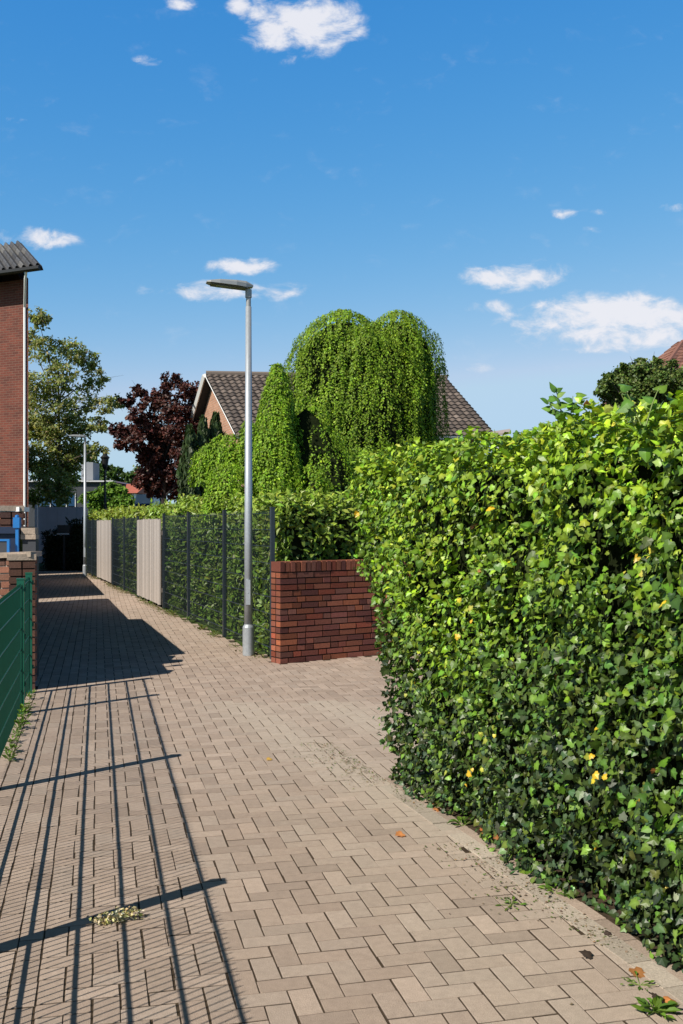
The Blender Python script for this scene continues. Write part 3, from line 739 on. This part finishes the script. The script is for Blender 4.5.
# airy light tree behind the brick block of flats
clump_tree('plane_tree', 'tall airy olive green tree rising behind the brick apartment block', (gx(58, 46), 46), 9.0,
    pc([(38,318,13,.7),(30,340,14,.7),(48,352,19,1.1),(72,350,15,.9),(88,362,13,.8),(95,380,13,.7),(62,375,20,1.2),(40,385,20,1.2),(80,400,18,1),(105,405,12,.6),(118,402,9,.4),
        (55,415,24,1.8),(35,425,20,1.5),(78,425,17,1.1),(98,425,10,.5),(60,448,22,1.8),(40,458,18,1.5),(78,452,15,1.1),(50,480,18,1.5),(68,475,14,1.1),(98,450,10,.4),(20,400,22,1),(15,440,22,1),(38,497,12,.9),(60,495,14,1.2),(45,430,18,1.2),(65,462,16,1.2)], 46, 1.6),
    .15, [(.22,.26,.07),(.28,.30,.10),(.17,.22,.055),(.36,.35,.17)], .12, per=900, mat='leaf_pale', shape=DIA)
clump_tree('copper_beech', 'dark purple leaved beech beside the gabled brick house', (gx(163, 33.5), 33.5), 4.6,
    pc([(172,380,10,.7),(128,400,8,.4),(140,392,8,.4),(118,430,9,.5),(140,428,12,.9),(165,440,18,1.4),(150,455,15,1.2),(160,395,12,.7),(186,390,13,.8),(148,402,10,.5),(168,410,17,1.2),(192,410,14,1),(138,415,11,.6),(150,425,16,1.1),(125,432,11,.7),(178,430,18,1.4),(135,442,12,.8),(120,445,7,.3),(160,448,18,1.5),
        (185,455,16,1.4),(170,472,17,1.6),(150,470,15,1.3),(190,478,12,1),(140,480,9,.6),(155,488,12,1),(175,490,12,1),(197,395,10,.5),(198,430,12,.8)], 33.5, .8),
    .10, [(.055,.016,.013),(.07,.021,.016),(.04,.014,.012),(.10,.034,.024)], .13, per=1000, mat='leaf_dark')
# dark columnar cypresses
for i, (px, py, lab) in enumerate(((190,430,'leftmost dark columnar cypress below the brick gable'),(203,421,'middle dark columnar cypress below the brick gable'),(216,417,'rightmost dark columnar cypress next to the small weeping beech'))):
    Y = 24.5+.3*i; x = gx(px, Y); zt = gz(py, Y); root = thing('cypress', lab, 'tree', (x, Y, 0), group='cypresses in front of the gabled house')
    k = 3600; s = R.uniform(0, 1, k); an = R.uniform(0, 6.283, k); r = (.27*np.minimum(1, (1-s)*3.2)**.6)*(1+.12*np.sin(an*4+s*9))*R.uniform(.75, 1.05, k)
    p = np.stack([x+r*np.cos(an), Y+r*np.sin(an), .3+s*(zt-.3)], 1); nr = np.stack([np.cos(an), np.sin(an), np.full(k, .2)], 1)+R.normal(0, .3, (k, 3))
    leafobj('crown', [leaves(p, nr, np.tile([0, 0, 1.0], (k, 1))+R.normal(0, .2, (k, 3)), R.uniform(.1, .2, k), DIA, mixcol(k, [(.03,.055,.014),(.04,.065,.018)], .2))], M['leaf_dark'], root)
    m = MB(); m.tube([(x, Y, -.02), (x, Y, zt-.6)], [.1, .04], 8); m.build('trunk', M['bark'], root); localize(root)
# small round tree and bushes beyond the far hedge
clump_tree('garden_tree', 'small round bright green tree beyond the far end of the hedge', (gx(110, 58), 58), 2.8,
    pc([(97,497,9,1),(108,492,10,1),(120,494,9,1),(128,500,8,.8),(102,505,9,1),(116,505,10,1),(93,507,7,.6),(88,498,8,.8),(125,507,9,1),(112,488,8,.8)], 58, .5), .15, [(.10,.20,.02),(.14,.25,.03)], .09, per=700)
clump_tree('distant_tree', 'distant green tree on the skyline between the lamp and the purple beech', (gx(112, 90), 90), 5,
    pc([(97,475,8,1),(106,470,9,1),(118,474,9,1),(128,478,8,1),(110,480,9,1),(90,480,8,1)], 90, 2), .35, [(.045,.09,.02),(.06,.11,.02)], .3, per=260, group='trees on the skyline')
clump_tree('distant_tree', 'farther pale green tree on the skyline touching the purple beech', (gx(138, 120), 120), 6,
    pc([(138,474,8,1),(146,478,8,1),(132,482,7,1),(154,480,8,1)], 120, 2), .45, [(.10,.14,.04),(.12,.16,.05)], .3, per=240, group='trees on the skyline')
clump_tree('distant_tree', 'dark distant tree behind the flat roofed building', (gx(80, 95), 95), 6,
    pc([(70,460,14,1.2),(88,455,12,1),(60,480,14,1.2),(96,468,9,.8),(45,470,16,1.2)], 95, 2), .3, [(.035,.075,.02),(.05,.085,.02)], .3, per=320, group='trees on the skyline')
# dark evergreen over the ivy hedge
clump_tree('evergreen_tree', 'dark green evergreen showing above the ivy hedge in front of the brown hipped roof', (gx(655, 17), 17), 3.6,
    pc([(608,376,4,.25),(625,367,4,.25),(641,361,4,.25),(657,361,4,.25),(672,364,4,.25),(598,392,4,.2),(606,388,9,.9),(618,392,12,1.2),(645,384,13,1.3),(660,382,13,1.3),(628,384,12,1.2),(612,384,9,.8),(622,376,10,1),(636,370,11,1.1),(650,372,12,1.2),(665,374,13,1.3),(682,380,14,1.3),(700,385,16,1.3),(616,398,11,1.1),(632,392,14,1.4),(652,392,15,1.5),(674,396,15,1.5),(700,405,18,1.5),(610,412,11,1),(635,415,16,1.5),(665,418,16,1.5)], 17, .5),
    .05, [(.05,.09,.015),(.07,.12,.02),(.11,.15,.03)], .075, per=1100, mat='leaf_dark', loose=.2)

# ------------------------------------------------------------------ houses
def tiled_roof(a, b, c, d, parent, tile=.3, course=.34, cols=((.13,.10,.085),(.17,.13,.11),(.10,.08,.07)), name='roof', amp=.028, thick=.025):
    """quad a(eave left) b(eave right) c(ridge right) d(ridge left): stepped courses of wavy tiles"""
    a, b, c, d = map(lambda q: np.asarray(q, float), (a, b, c, d))
    nr = np.cross(b-a, d-a); nr /= np.linalg.norm(nr)
    if nr[2] < 0: nr = -nr
    nk = max(2, int(round(np.linalg.norm(d-a)/course))); nt_ = max(3, int(round(max(np.linalg.norm(b-a), np.linalg.norm(c-d))/tile)))
    V = []; Fc = []; C = []; sub = 6
    prof = [0, .35, .85, 1, .75, .2]
    cols = np.array(cols)
    for k in range(nk):
        t0 = k/nk; t1 = (k+1)/nk
        for (t, lift, shd) in ((t0, 0.0, .55), (t0, thick, 1), (t1, .0, 1)):
            l = a+(d-a)*t; r = b+(c-b)*t
            for i in range(nt_*sub+1):
                s = i/(nt_*sub); V.append(l+(r-l)*s+nr*(lift+amp*prof[i % sub]))
        base = k*3*(nt_*sub+1)
        cs = [cols[rnd.randrange(len(cols))]*math.exp(rnd.gauss(0, .12)) for _ in range(nt_+1)]
        for row in range(3):
            for i in range(nt_*sub+1): C.append(cs[i//sub])
        w_ = nt_*sub+1
        for row in range(2):
            for i in range(nt_*sub): Fc.append((base+row*w_+i, base+row*w_+i+1, base+(row+1)*w_+i+1, base+(row+1)*w_+i))
    return mkobj(name, V, np.array(Fc), M['roof_grey'], parent, np.array(C))
def slab(pts, th, name, mat, parent):
    """thin solid below a quad"""
    pts = [np.asarray(p, float) for p in pts]; nr = np.cross(pts[1]-pts[0], pts[-1]-pts[0]); nr /= np.linalg.norm(nr); nr = nr if nr[2] > 0 else -nr
    m = MB(); n = len(pts); m.add([p-nr*.012 for p in pts]+[p-nr*(th+.012) for p in pts], [list(range(n)), list(range(n, 2*n))[::-1]]+[[i, (i+1) % n, n+(i+1) % n, n+i] for i in range(n)])
    return m.build(name, mat, parent)

# tall brick block on the left
def flats():
    e = np.array([.91, -.414]); q = np.array([-.414, -.91])*-1   # e: along front to the right, q: into depth
    q = np.array([-.414, .91]); Cw = np.array([gx(28.3, 31.6), 31.6])      # front right corner of the wall
    root = thing('apartment_block', 'tall red brick apartment block with dark tiled roof at the left edge', 'building', (Cw[0], Cw[1], 0))
    Hh = 9.35; Lf = 16.0; Dp = 9.5; poly = [tuple(Cw-e*Lf), tuple(Cw), tuple(Cw+q*Dp), tuple(Cw-e*Lf+q*Dp)]
    m = MB(); m.prism(poly, -.02, Hh); w = m.build('wall', M['brick_far'], root); uv_wall(w)
    Ec = np.array([gx(42, 30.4), 30.4]); zE = gz(266, 30.4); Rc = Ec+q*5.1; zR = gz(243, Rc[1])
    fix = lambda p, z: np.array([p[0], p[1], z])
    A = fix(Ec-e*17, zE); B = fix(Ec, zE); Cc = fix(Rc, zR); D = fix(Rc-e*17, zR)
    tiled_roof(A, B, Cc, D, root, tile=.27, course=.9, cols=((.075,.075,.08),(.10,.098,.095),(.06,.06,.063)), amp=.11, thick=.01)
    Bk = fix(Ec+q*10.2, zE); Ak = fix(Ec-e*17+q*10.2, zE)
    slab([A, B, Cc, D], .12, 'roof_deck', M['soffit'], root); slab([Ak, D, Cc, Bk], .12, 'rear_roof', M['soffit'], root)
    m = MB(); g0 = Cw+q*5-e*.05   # gable triangle
    p1 = fix(Cw, Hh); p2 = fix(Cw+q*Dp, Hh); p3 = fix(Cw+q*Dp*.5, zR-.2)
    m.add([p1, p2, p3, p1-fix(e, 0)*.3, p2-fix(e, 0)*.3, p3-fix(e, 0)*.3], [[0,1,2],[3,5,4],[0,2,5,3],[1,4,5,2],[0,3,4,1]]); uv_wall(m.build('gable', M['brick_far'], root))
    m = MB(); m.tube([A-[0, 0, .05]+fix(-q*.07, 0), B-[0, 0, .05]+fix(-q*.07, 0)-fix(e, 0)*.1], .075, 8); m.build('gutter', M['black'], root)
    pe = Cw-e*.16-q*.08
    m = MB(); top = B-fix(e, 0)*.62+[0, 0, -.1]; m.tube([top, top+[0, 0, -.2]+fix(q*.2, 0), fix(pe, zE-1.0), fix(pe, 4), fix(pe, .1)], .042, 10); m.build('downpipe', M['white'], root)
    localize(root)
flats()

# gabled house behind the weeping beeches (plan measured from the photograph: not square)
def gabled():
    NL = P(232, 427, 28.2); NL = np.array([gx(236, 28.0), 28.0, 4.1]); AL = P(206, 375, 31.75); FL = np.array([gx(183, 35.4), 35.4, 4.1])
    NR = np.array([gx(495, 29.6), 29.6, 4.35]); AR = P(447, 379, 32.6); FR = np.array([gx(415, 36.5), 36.5, 4.35])
    NR[2] = gz(434, 29.6)
    root = thing('gabled_house', 'brick house with grey brown tiled gable roof partly hidden by the weeping beeches', 'house', (gx(330, 32), 32, 0))
    tiled_roof(NL+(NL-AL)*.04, NR+(NR-AR)*.04, AR, AL, root, tile=.21, course=.27, cols=((.105,.083,.07),(.135,.108,.092),(.08,.064,.056)), amp=.045, thick=.04)
    slab([NL, NR, AR, AL], .1, 'roof_deck', M['soffit'], root); slab([FL, AL, AR, FR], .1, 'rear_roof', M['soffit'], root)
    m = MB(); ins = (NR-NL)/np.linalg.norm(NR-NL)*.25
    a, b, c = [p.copy() for p in (NL, AL, FL)]; sft = np.array([ins[0], ins[1], 0])
    cen = (a+b+c)/3
    aa = a+(FL-a)*.03+sft; ccx = c+(NL-c)*.03+sft; bb_ = b+sft-[0, 0, .13]; aa[2] -= .12; ccx[2] -= .12
    pts = [np.array([aa[0], aa[1], 0]), aa, bb_, ccx, np.array([ccx[0], ccx[1], 0])]; th = sft*1.0
    m.add(pts+[p+th for p in pts], [[0,1,2,3,4], [9,8,7,6,5]]+[[i, 5+i, 5+(i+1) % 5, (i+1) % 5] for i in range(5)]); uv_wall(m.build('gable_wall', M['brick_gable'], root))
    m = MB(); inn = np.array([.1, .35, 0]); n0 = NL+[.35,.5,0]; n1 = NR+[-.45,.55,0]
    m.add([(n0[0],n0[1],0),(n1[0],n1[1],0),(n1[0],n1[1],n1[2]-.1),(n0[0],n0[1],n0[2]-.1),(n0[0],n0[1]+.2,0),(n1[0],n1[1]+.2,0),(n1[0],n1[1]+.2,n1[2]-.1),(n0[0],n0[1]+.2,n0[2]-.1)], [[0,1,2,3],[7,6,5,4],[0,4,5,1],[3,2,6,7],[0,3,7,4],[1,5,6,2]])
    uv_wall(m.build('front_wall', M['brick_gable'], root))
    m = MB(); o = np.array([-.03, -.04, .0])
    m.tube([FL+o-[0,0,.02], AL+o-[0,0,.02]], .085, 4); m.tube([NL+o, AL+o-[0,0,.02]], .014, 4); m.build('barge_board', M['white'], root)
    m = MB(); m.tube([AL+[0,0,.05], AR+[0,0,.05]], .09, 8); m.build('ridge_tiles', material('ridge', (.15,.12,.10), .8), root)
    m = MB(); m.tube([NL-[0,.08,.08], NR-[0,.08,.08]], .06, 8); m.build('gutter', M['galv'], root)
    localize(root)
gabled()
def hip_house():
    Y = 30.0; root = thing('hipped_house', 'brown tiled hipped roof house at the right edge above the evergreen tree', 'house', (gx(700, Y), Y, 0))
    x0 = gx(648, Y); x1 = x0+11; ze = gz(392, Y)
    A = np.array([x0, Y, ze]); B = np.array([x1, Y, ze]); r0 = np.array([gx(683, Y+4), Y+4, gz(342, Y+4)]); r1 = np.array([x1-3, Y+4, r0[2]]); D = np.array([x0, Y+8, ze]); E = np.array([x1, Y+8, ze])
    r00 = r0-np.array([.15, 0, 0])
    tiled_roof(A, B, r1, r0, root, tile=.3, course=.33, cols=((.20,.095,.07),(.24,.115,.085),(.16,.08,.06)))
    tiled_roof(D, A, r0, r00, root, tile=.3, course=.33, cols=((.20,.095,.07),(.24,.115,.085)), name='side_roof')
    slab([D, r0, r1, E], .1, 'rear_roof', M['soffit'], root)
    m = MB(); m.tube([A, r0], .09, 6); m.tube([r0, r1], .1, 6); m.build('ridge_tiles', material('ridge_red', (.2,.09,.065), .8), root)
    m = MB(); m.box(x0+.5, Y+.5, 0, x1-.5, Y+7.5, ze-.05); uv_wall(m.build('wall', M['brick_gable'], root)); localize(root)
hip_house()
# pale low roof between the two houses
root = thing('garage', 'pale flat garage roof edge peeking over the ivy hedge beside the gabled roof', 'garage', (gx(515, 26), 26, 0))
m = MB(); m.box(gx(497, 26), 26, 0, gx(510, 26), 26.8, gz(437, 26)); m.build('wall', M['grey_wall'], root)
m = MB(); m.add([P(490,437,25.8), P(511,434,25.8), P(510,431,27), P(490,434,27)]+[p+np.array([0,0,.06]) for p in (P(490,437,25.8), P(511,434,25.8), P(510,431,27), P(490,434,27))], [[3,2,1,0],[4,5,6,7],[0,1,5,4],[1,2,6,5],[2,3,7,6],[3,0,4,7]])
m.build('roof', material('pale_roof', (.34,.29,.26), .8), root); localize(root)

# ------------------------------------------------------------------ far end of the path
root = thing('flat_roofed_building', 'dark flat roofed building with blue windows at the end of the path', 'building', (gx(70, 75), 75, 0))
Yd = 75; m = MB(); m.box(gx(20, Yd), Yd, 0, gx(112, Yd), Yd+8, gz(482, Yd)); m.build('wall', M['dark_wall'], root)
m = MB(); m.box(gx(18, Yd), Yd-.3, gz(482, Yd)+.003, gx(114, Yd), Yd+8.2, gz(480.6, Yd)); m.build('roof_edge', M['grey_wall'], root)
m = MB(); m.box(gx(76, Yd), Yd+1.5, gz(480, Yd)+.06, gx(88, Yd), Yd+3.5, gz(461, Yd)); m.build('roof_box', material('roof_box_grey', (.22,.23,.25), .8), root)
for (a, b) in ((40,50),(52,66),(68,75),(88,97)):
    f = MB(); f.box(gx(a, Yd), Yd-.06, gz(506, Yd), gx(b, Yd), Yd-.003, gz(494, Yd)); w = f.build('window', M['window'], root)
    f = MB(); f.box(gx(b, Yd)+.01, Yd-.07, gz(507, Yd), gx(b, Yd)+.07, Yd-.004, gz(493, Yd)); f.build('window_frame', M['grey_wall'], w)
localize(root)
root = thing('grey_panel_wall', 'light grey panel wall with white end post across the end of the path', 'wall', (gx(60, 41), 41, 0))
m = MB(); 
for i in range(5): m.box(gx(38, 41)+i*.4, 41, .0, gx(38, 41)+i*.4+.39, 41.08, gz(507, 41))
m.box(gx(38, 41), 41.02, 0, gx(86, 41), 41.07, gz(507, 41)-.01)
m.build('panels', M['grey_wall'], root)
m = MB(); m.box(gx(35.3, 41), 40.92, 0, gx(37.6, 41), 41.0, gz(505, 41)); m.build('end_post', M['white'], root); localize(root)
hedge('dark_hedge', 'dark shaded hedge closing the far end of the path', [(gx(42, 35), 35), (gx(90, 35), 35), (gx(90, 35)+.3, 36.2), (gx(42, 35)-.2, 36.2)], 1.32, 240, 200, .12, [(.012,.022,.008),(.02,.03,.01)], mat='leaf_dark')
hedge('dark_bush', 'taller dark bush in shade left of the far street lamp', [(gx(66, 34.6), 34.6), (gx(92, 34.6), 34.6), (gx(92, 34.6)+.2, 34.95), (gx(66, 34.6), 34.95)], 1.75, 260, 200, .12, [(.012,.022,.008),(.02,.03,.01)], cat='bush', mat='leaf_dark')
root = thing('letter_box', 'small dark box on a post at the far end of the path', 'box', (gx(63, 34.3), 34.3, 0))
m = MB(); m.box(gx(58, 34.3), 34.2, gz(533, 34.3), gx(70, 34.3), 34.5, gz(525, 34.3)); m.build('box_body', M['black'], root)
m = MB(); m.box(gx(63, 34.3), 34.3, 0, gx(65, 34.3), 34.36, gz(533, 34.3)-.002); m.build('post', M['black'], root)
m = MB(); m.box(gx(58, 34.3), 34.19, gz(534.4, 34.3), gx(70, 34.3), 34.198, gz(533.4, 34.3)); m.build('label_strip', M['grey_wall'], root); localize(root)
root = thing('lantern_post', 'slim black lantern post beyond the far street lamp', 'street lamp', (gx(105, 45), 45, 0))
Yl = 45; xl = gx(105, Yl); m = MB(); m.tube([(xl, Yl, 0), (xl, Yl, gz(470, Yl))], [.06, .04], 8); m.build('pole', M['black'], root)
m = MB(); m.lathe(xl, Yl, [(.05, gz(470, Yl)), (.12, gz(467, Yl)), (.17, gz(459, Yl)), (.22, gz(457.5, Yl)), (.05, gz(454, Yl))], 12); m.build('lantern', M['black'], root); localize(root)
root = thing('red_roofed_house', 'small distant red tiled roof between the green bushes and purple beech', 'house', (gx(124, 75), 75, 0))
m = MB(); Yr = 75; m.add([P(112,492,Yr), P(135,492,Yr), P(135,486,Yr+4), P(119,485,Yr+4)], [[0,1,2,3]]); x0 = gx(112, Yr); x1 = gx(137, Yr)
m = MB(); m.add([(x0,Yr,gz(493,Yr)),(x1,Yr,gz(493,Yr)),(x1,Yr+4,gz(484,Yr+4)),(x0,Yr+4,gz(484,Yr+4)),(x0,Yr+8,gz(493,Yr)),(x1,Yr+8,gz(493,Yr))], [[0,1,2,3],[3,2,5,4],[0,3,4],[1,5,2],[0,4,5,1]])
m.build('roof', material('red_tiles', (.42,.12,.07), .8, noise=.2, nscale=3), root)
m = MB(); m.box(x0+.3, Yr+.4, 0, x1-.3, Yr+7.6, gz(493.5, Yr)); m.build('wall', M['white'], root); localize(root)
root = thing('white_van', 'white parked van half hidden beside the trunk of the purple beech', 'van', (gx(136, 44), 44, 0))
xv = gx(133, 44); m = MB(); m.add([(xv,44,.35),(xv+.9,44,.35),(xv+.9,44,2.9),(xv+.15,44,2.9),(xv,44,2.1),(xv,47,.35),(xv+.9,47,.35),(xv+.9,47,2.9),(xv+.15,47,2.9),(xv,47,2.1)], [[0,1,2,3,4],[9,8,7,6,5],[0,5,6,1],[1,6,7,2],[2,7,8,3],[3,8,9,4],[4,9,5,0]])
m.build('body', M['white'], root)
m = MB(); m.box(xv+.12, 43.98, 1.9, xv+.8, 43.997, 2.5); m.build('window', M['window'], root)
for k in (xv+.1, xv+.6): m = MB(); m.tube([(k-.02, 44.25, .3), (k+.2, 44.25, .3)], .3, 14); m.build('wheel', M['black'], root)
localize(root)

# ------------------------------------------------------------------ small plants, dry leaves, litter on the path
def weed(x, y, n, size, label, cols=((.10,.19,.02),(.14,.24,.03),(.07,.14,.02)), shape=LAUREL, spread=.06, tall=.3, name='weed', group='weeds at the path edges', z=0.0):
    root = thing(name, label, 'weed', (x, y, 0), group=group)
    an = R.uniform(0, 6.283, n); el = R.uniform(.1, 1, n)*tall; r = R.uniform(0, spread, n)
    p = np.stack([x+r*np.cos(an), y+r*np.sin(an), z+.004+R.uniform(0, .5, n)*tall*size*2], 1)
    al = np.stack([np.cos(an), np.sin(an), el+.15], 1); nr = np.stack([-np.cos(an)*el, -np.sin(an)*el, np.ones(n)], 1)+R.normal(0, .2, (n, 3))
    leafobj('leaves', [leaves(p, nr, al, R.uniform(.6, 1.2, n)*size, shape, mixcol(n, cols, .15))], M['leaf_soft'], root)
    m = MB()
    for i in range(min(8, n)): m.tube([(x, y, z-.002), tuple(p[i])], .0015, 4, False)
    m.build('stems', M['twig'], root); localize(root)
def gp(px, py): d = F*CH/(py-HY); return gx(px, d), d
for (px, py, n, s, sp, tl, lab) in (
    (655,1013,30,.055,.05,.35,'broad leaved weed at the bottom right corner of the path'),
    (512,905,22,.028,.06,.25,'flat pale green weed on the pavers near the hedge foot'),
    (462,826,26,.045,.06,.7,'small leafy weed growing out of the hedge foot halfway along'),
    (555,893,24,.04,.07,.4,'fern like weed with spread leaves under the ivy'),
    (488,851,14,.025,.06,.2,'tiny weed in the joints left of the fern like weed'),
    (428,800,14,.03,.06,.3,'little weed by the far corner of the hedge'),
    (640,985,14,.025,.06,.2,'sparse weed between kerb stones near the lower right')):
    x, y = gp(px, py); weed(x, y, n, s, lab, spread=sp, tall=tl)
# weeds along the green fence
for i, Y in enumerate((6.75,7.0,7.3,7.55,7.8,8.05,8.35,8.7,9.1)):
    lab = ['nearest leafy weed','second leafy weed','third leafy weed','fourth leafy weed','fifth leafy weed','sixth leafy weed','seventh leafy weed','eighth leafy weed','farthest leafy weed'][i]+' at the foot of the green mesh fence'
    weed(gfence_x(Y)+.025+rnd.uniform(0, .03), Y, rnd.randint(24, 44), rnd.uniform(.035, .06), lab, spread=.05, tall=rnd.uniform(.7, 1.8), group='weeds along the green fence')
# weeds at the foot of the right fence
for i, Y in enumerate((12.4,13.0,14.3,15.1,16.4,17.5,18.6,19.9,20.8)):
    lab = ['nearest','second','third','fourth','fifth','sixth','seventh','eighth','farthest'][i]+' low weed under the dark mesh fence and wooden panel, counted from the brick wall'
    weed(fence_x(Y)-.07-rnd.uniform(0, .06), Y, rnd.randint(16, 50), rnd.uniform(.04, .07), lab, spread=.10, tall=rnd.uniform(.3, 1.3), cols=((.12,.17,.025),(.18,.2,.04),(.08,.14,.02)), group='weeds along the dark fence')
# moss and dirt strip (uncountable)
k = 4200; Y = R.uniform(11.9, 32, k); off = np.abs(R.normal(0, .10, k)); X = fence_x(Y)-.02-off
keep = vnoise(np.stack([X, Y, X*0], 1), 1.3, 9) > -.25; X, Y = X[keep], Y[keep]; k = len(X)
mo = leafobj('moss_strip', [leaves(np.stack([X, Y, np.full(k, .004)], 1), np.tile([0,0,1.0], (k, 1))+R.normal(0, .35, (k, 3)), R.normal(0, 1, (k, 3)), R.uniform(.012, .04, k), DIAW, mixcol(k, [(.16,.15,.05),(.2,.16,.09),(.10,.13,.03),(.25,.2,.12)], .2))], M['dry'], None)
tag(mo, 'moss, dirt and crumbs along the foot of the right fence', 'moss', kind='stuff')
k = 3000; Y = R.uniform(2.0, 7.3, k); X = hedge_x(Y)-.02-np.abs(R.normal(0, .15, k))
keep = vnoise(np.stack([X, Y, X*0], 1), 4.0, 12) > -.3; X, Y = X[keep], Y[keep]; k = len(X)
cr = leafobj('leaf_crumbs', [leaves(np.stack([X, Y, np.full(k, .005)], 1), np.tile([0,0,1.0], (k, 1))+R.normal(0, .3, (k, 3)), R.normal(0, 1, (k, 3)), R.uniform(.004, .016, k), DIAW, mixcol(k, [(.20,.13,.07),(.10,.14,.03),(.12,.08,.05),(.26,.2,.12),(.08,.12,.02)], .25))], M['dry'], None)
tag(cr, 'leaf crumbs and moss in the joints beside the ivy hedge', 'litter', kind='stuff')
for (px, py, s, lab) in ((635,973,.06,'curled brown dry leaf near the hedge foot at the lower right'),(653,999,.03,'small dark dry leaf left of the corner weed'),(432,804,.05,'orange dry leaf by the far corner of the hedge'),
    (436,812,.045,'second orange dry leaf by the far corner of the hedge'),(485,835,.05,'reddish dry leaf lying under the ivy'),(270,760,.04,'lone yellow leaf in the middle of the path'),(402,836,.05,'brown leaf crumb cluster on the pavers left of the hedge'),
    (590,958,.045,'dark dry leaf on the pavers left of the kerb'),(671,1003,.05,'rust brown leaf beside the corner weed'),(606,935,.035,'black curled leaf on the kerb stones')):
    x, y = gp(px, py); n = 3
    c = [(.45,.3,.06)] if 'yellow' in lab else ([(.42,.17,.05)] if 'orange' in lab or 'brown' in lab or 'red' in lab else [(.05,.035,.025)])
    o = leafobj('dry_leaf', [leaves(np.array([[x, y, .012]]), np.array([[.2, -.3, 1.0]]), np.array([[R.normal(), R.normal(), .1]]), [s], IVY, mixcol(1, c, .1))], M['dry'], None)
    tag(o, lab, 'leaf', group='dry leaves on the path')
# fallen blossom sprig in the fence shadow
root = thing('fallen_sprig', 'pale withered blossom sprig lying across the dark post shadow on the pavers', 'sprig', (*gp(116, 922), 0)); x, y = gp(116, 922)
ax = np.array([.9, .43, 0]); k = 210; s = R.normal(0, .45, k).clip(-1, 1)*.095; p = np.array([x, y, .012])+np.outer(s, ax)+R.normal(0, .014, (k, 3))*[1,1,.7]+[0,0,.012]
leafobj('blossoms', [leaves(p, R.normal(0, .6, (k, 3))+[0,0,.8], np.tile(ax, (k, 1))+R.normal(0, .6, (k, 3)), R.uniform(.012, .026, k), DIA, mixcol(k, [(.62,.55,.32),(.72,.68,.52),(.45,.45,.16),(.45,.33,.18)], .15))], M['dry'], root)
m = MB(); m.tube([np.array([x, y, .008])-ax*.12, np.array([x, y, .014]), np.array([x, y, .008])+ax*.13], .0025, 5); m.build('stem', M['bark'], root); localize(root)
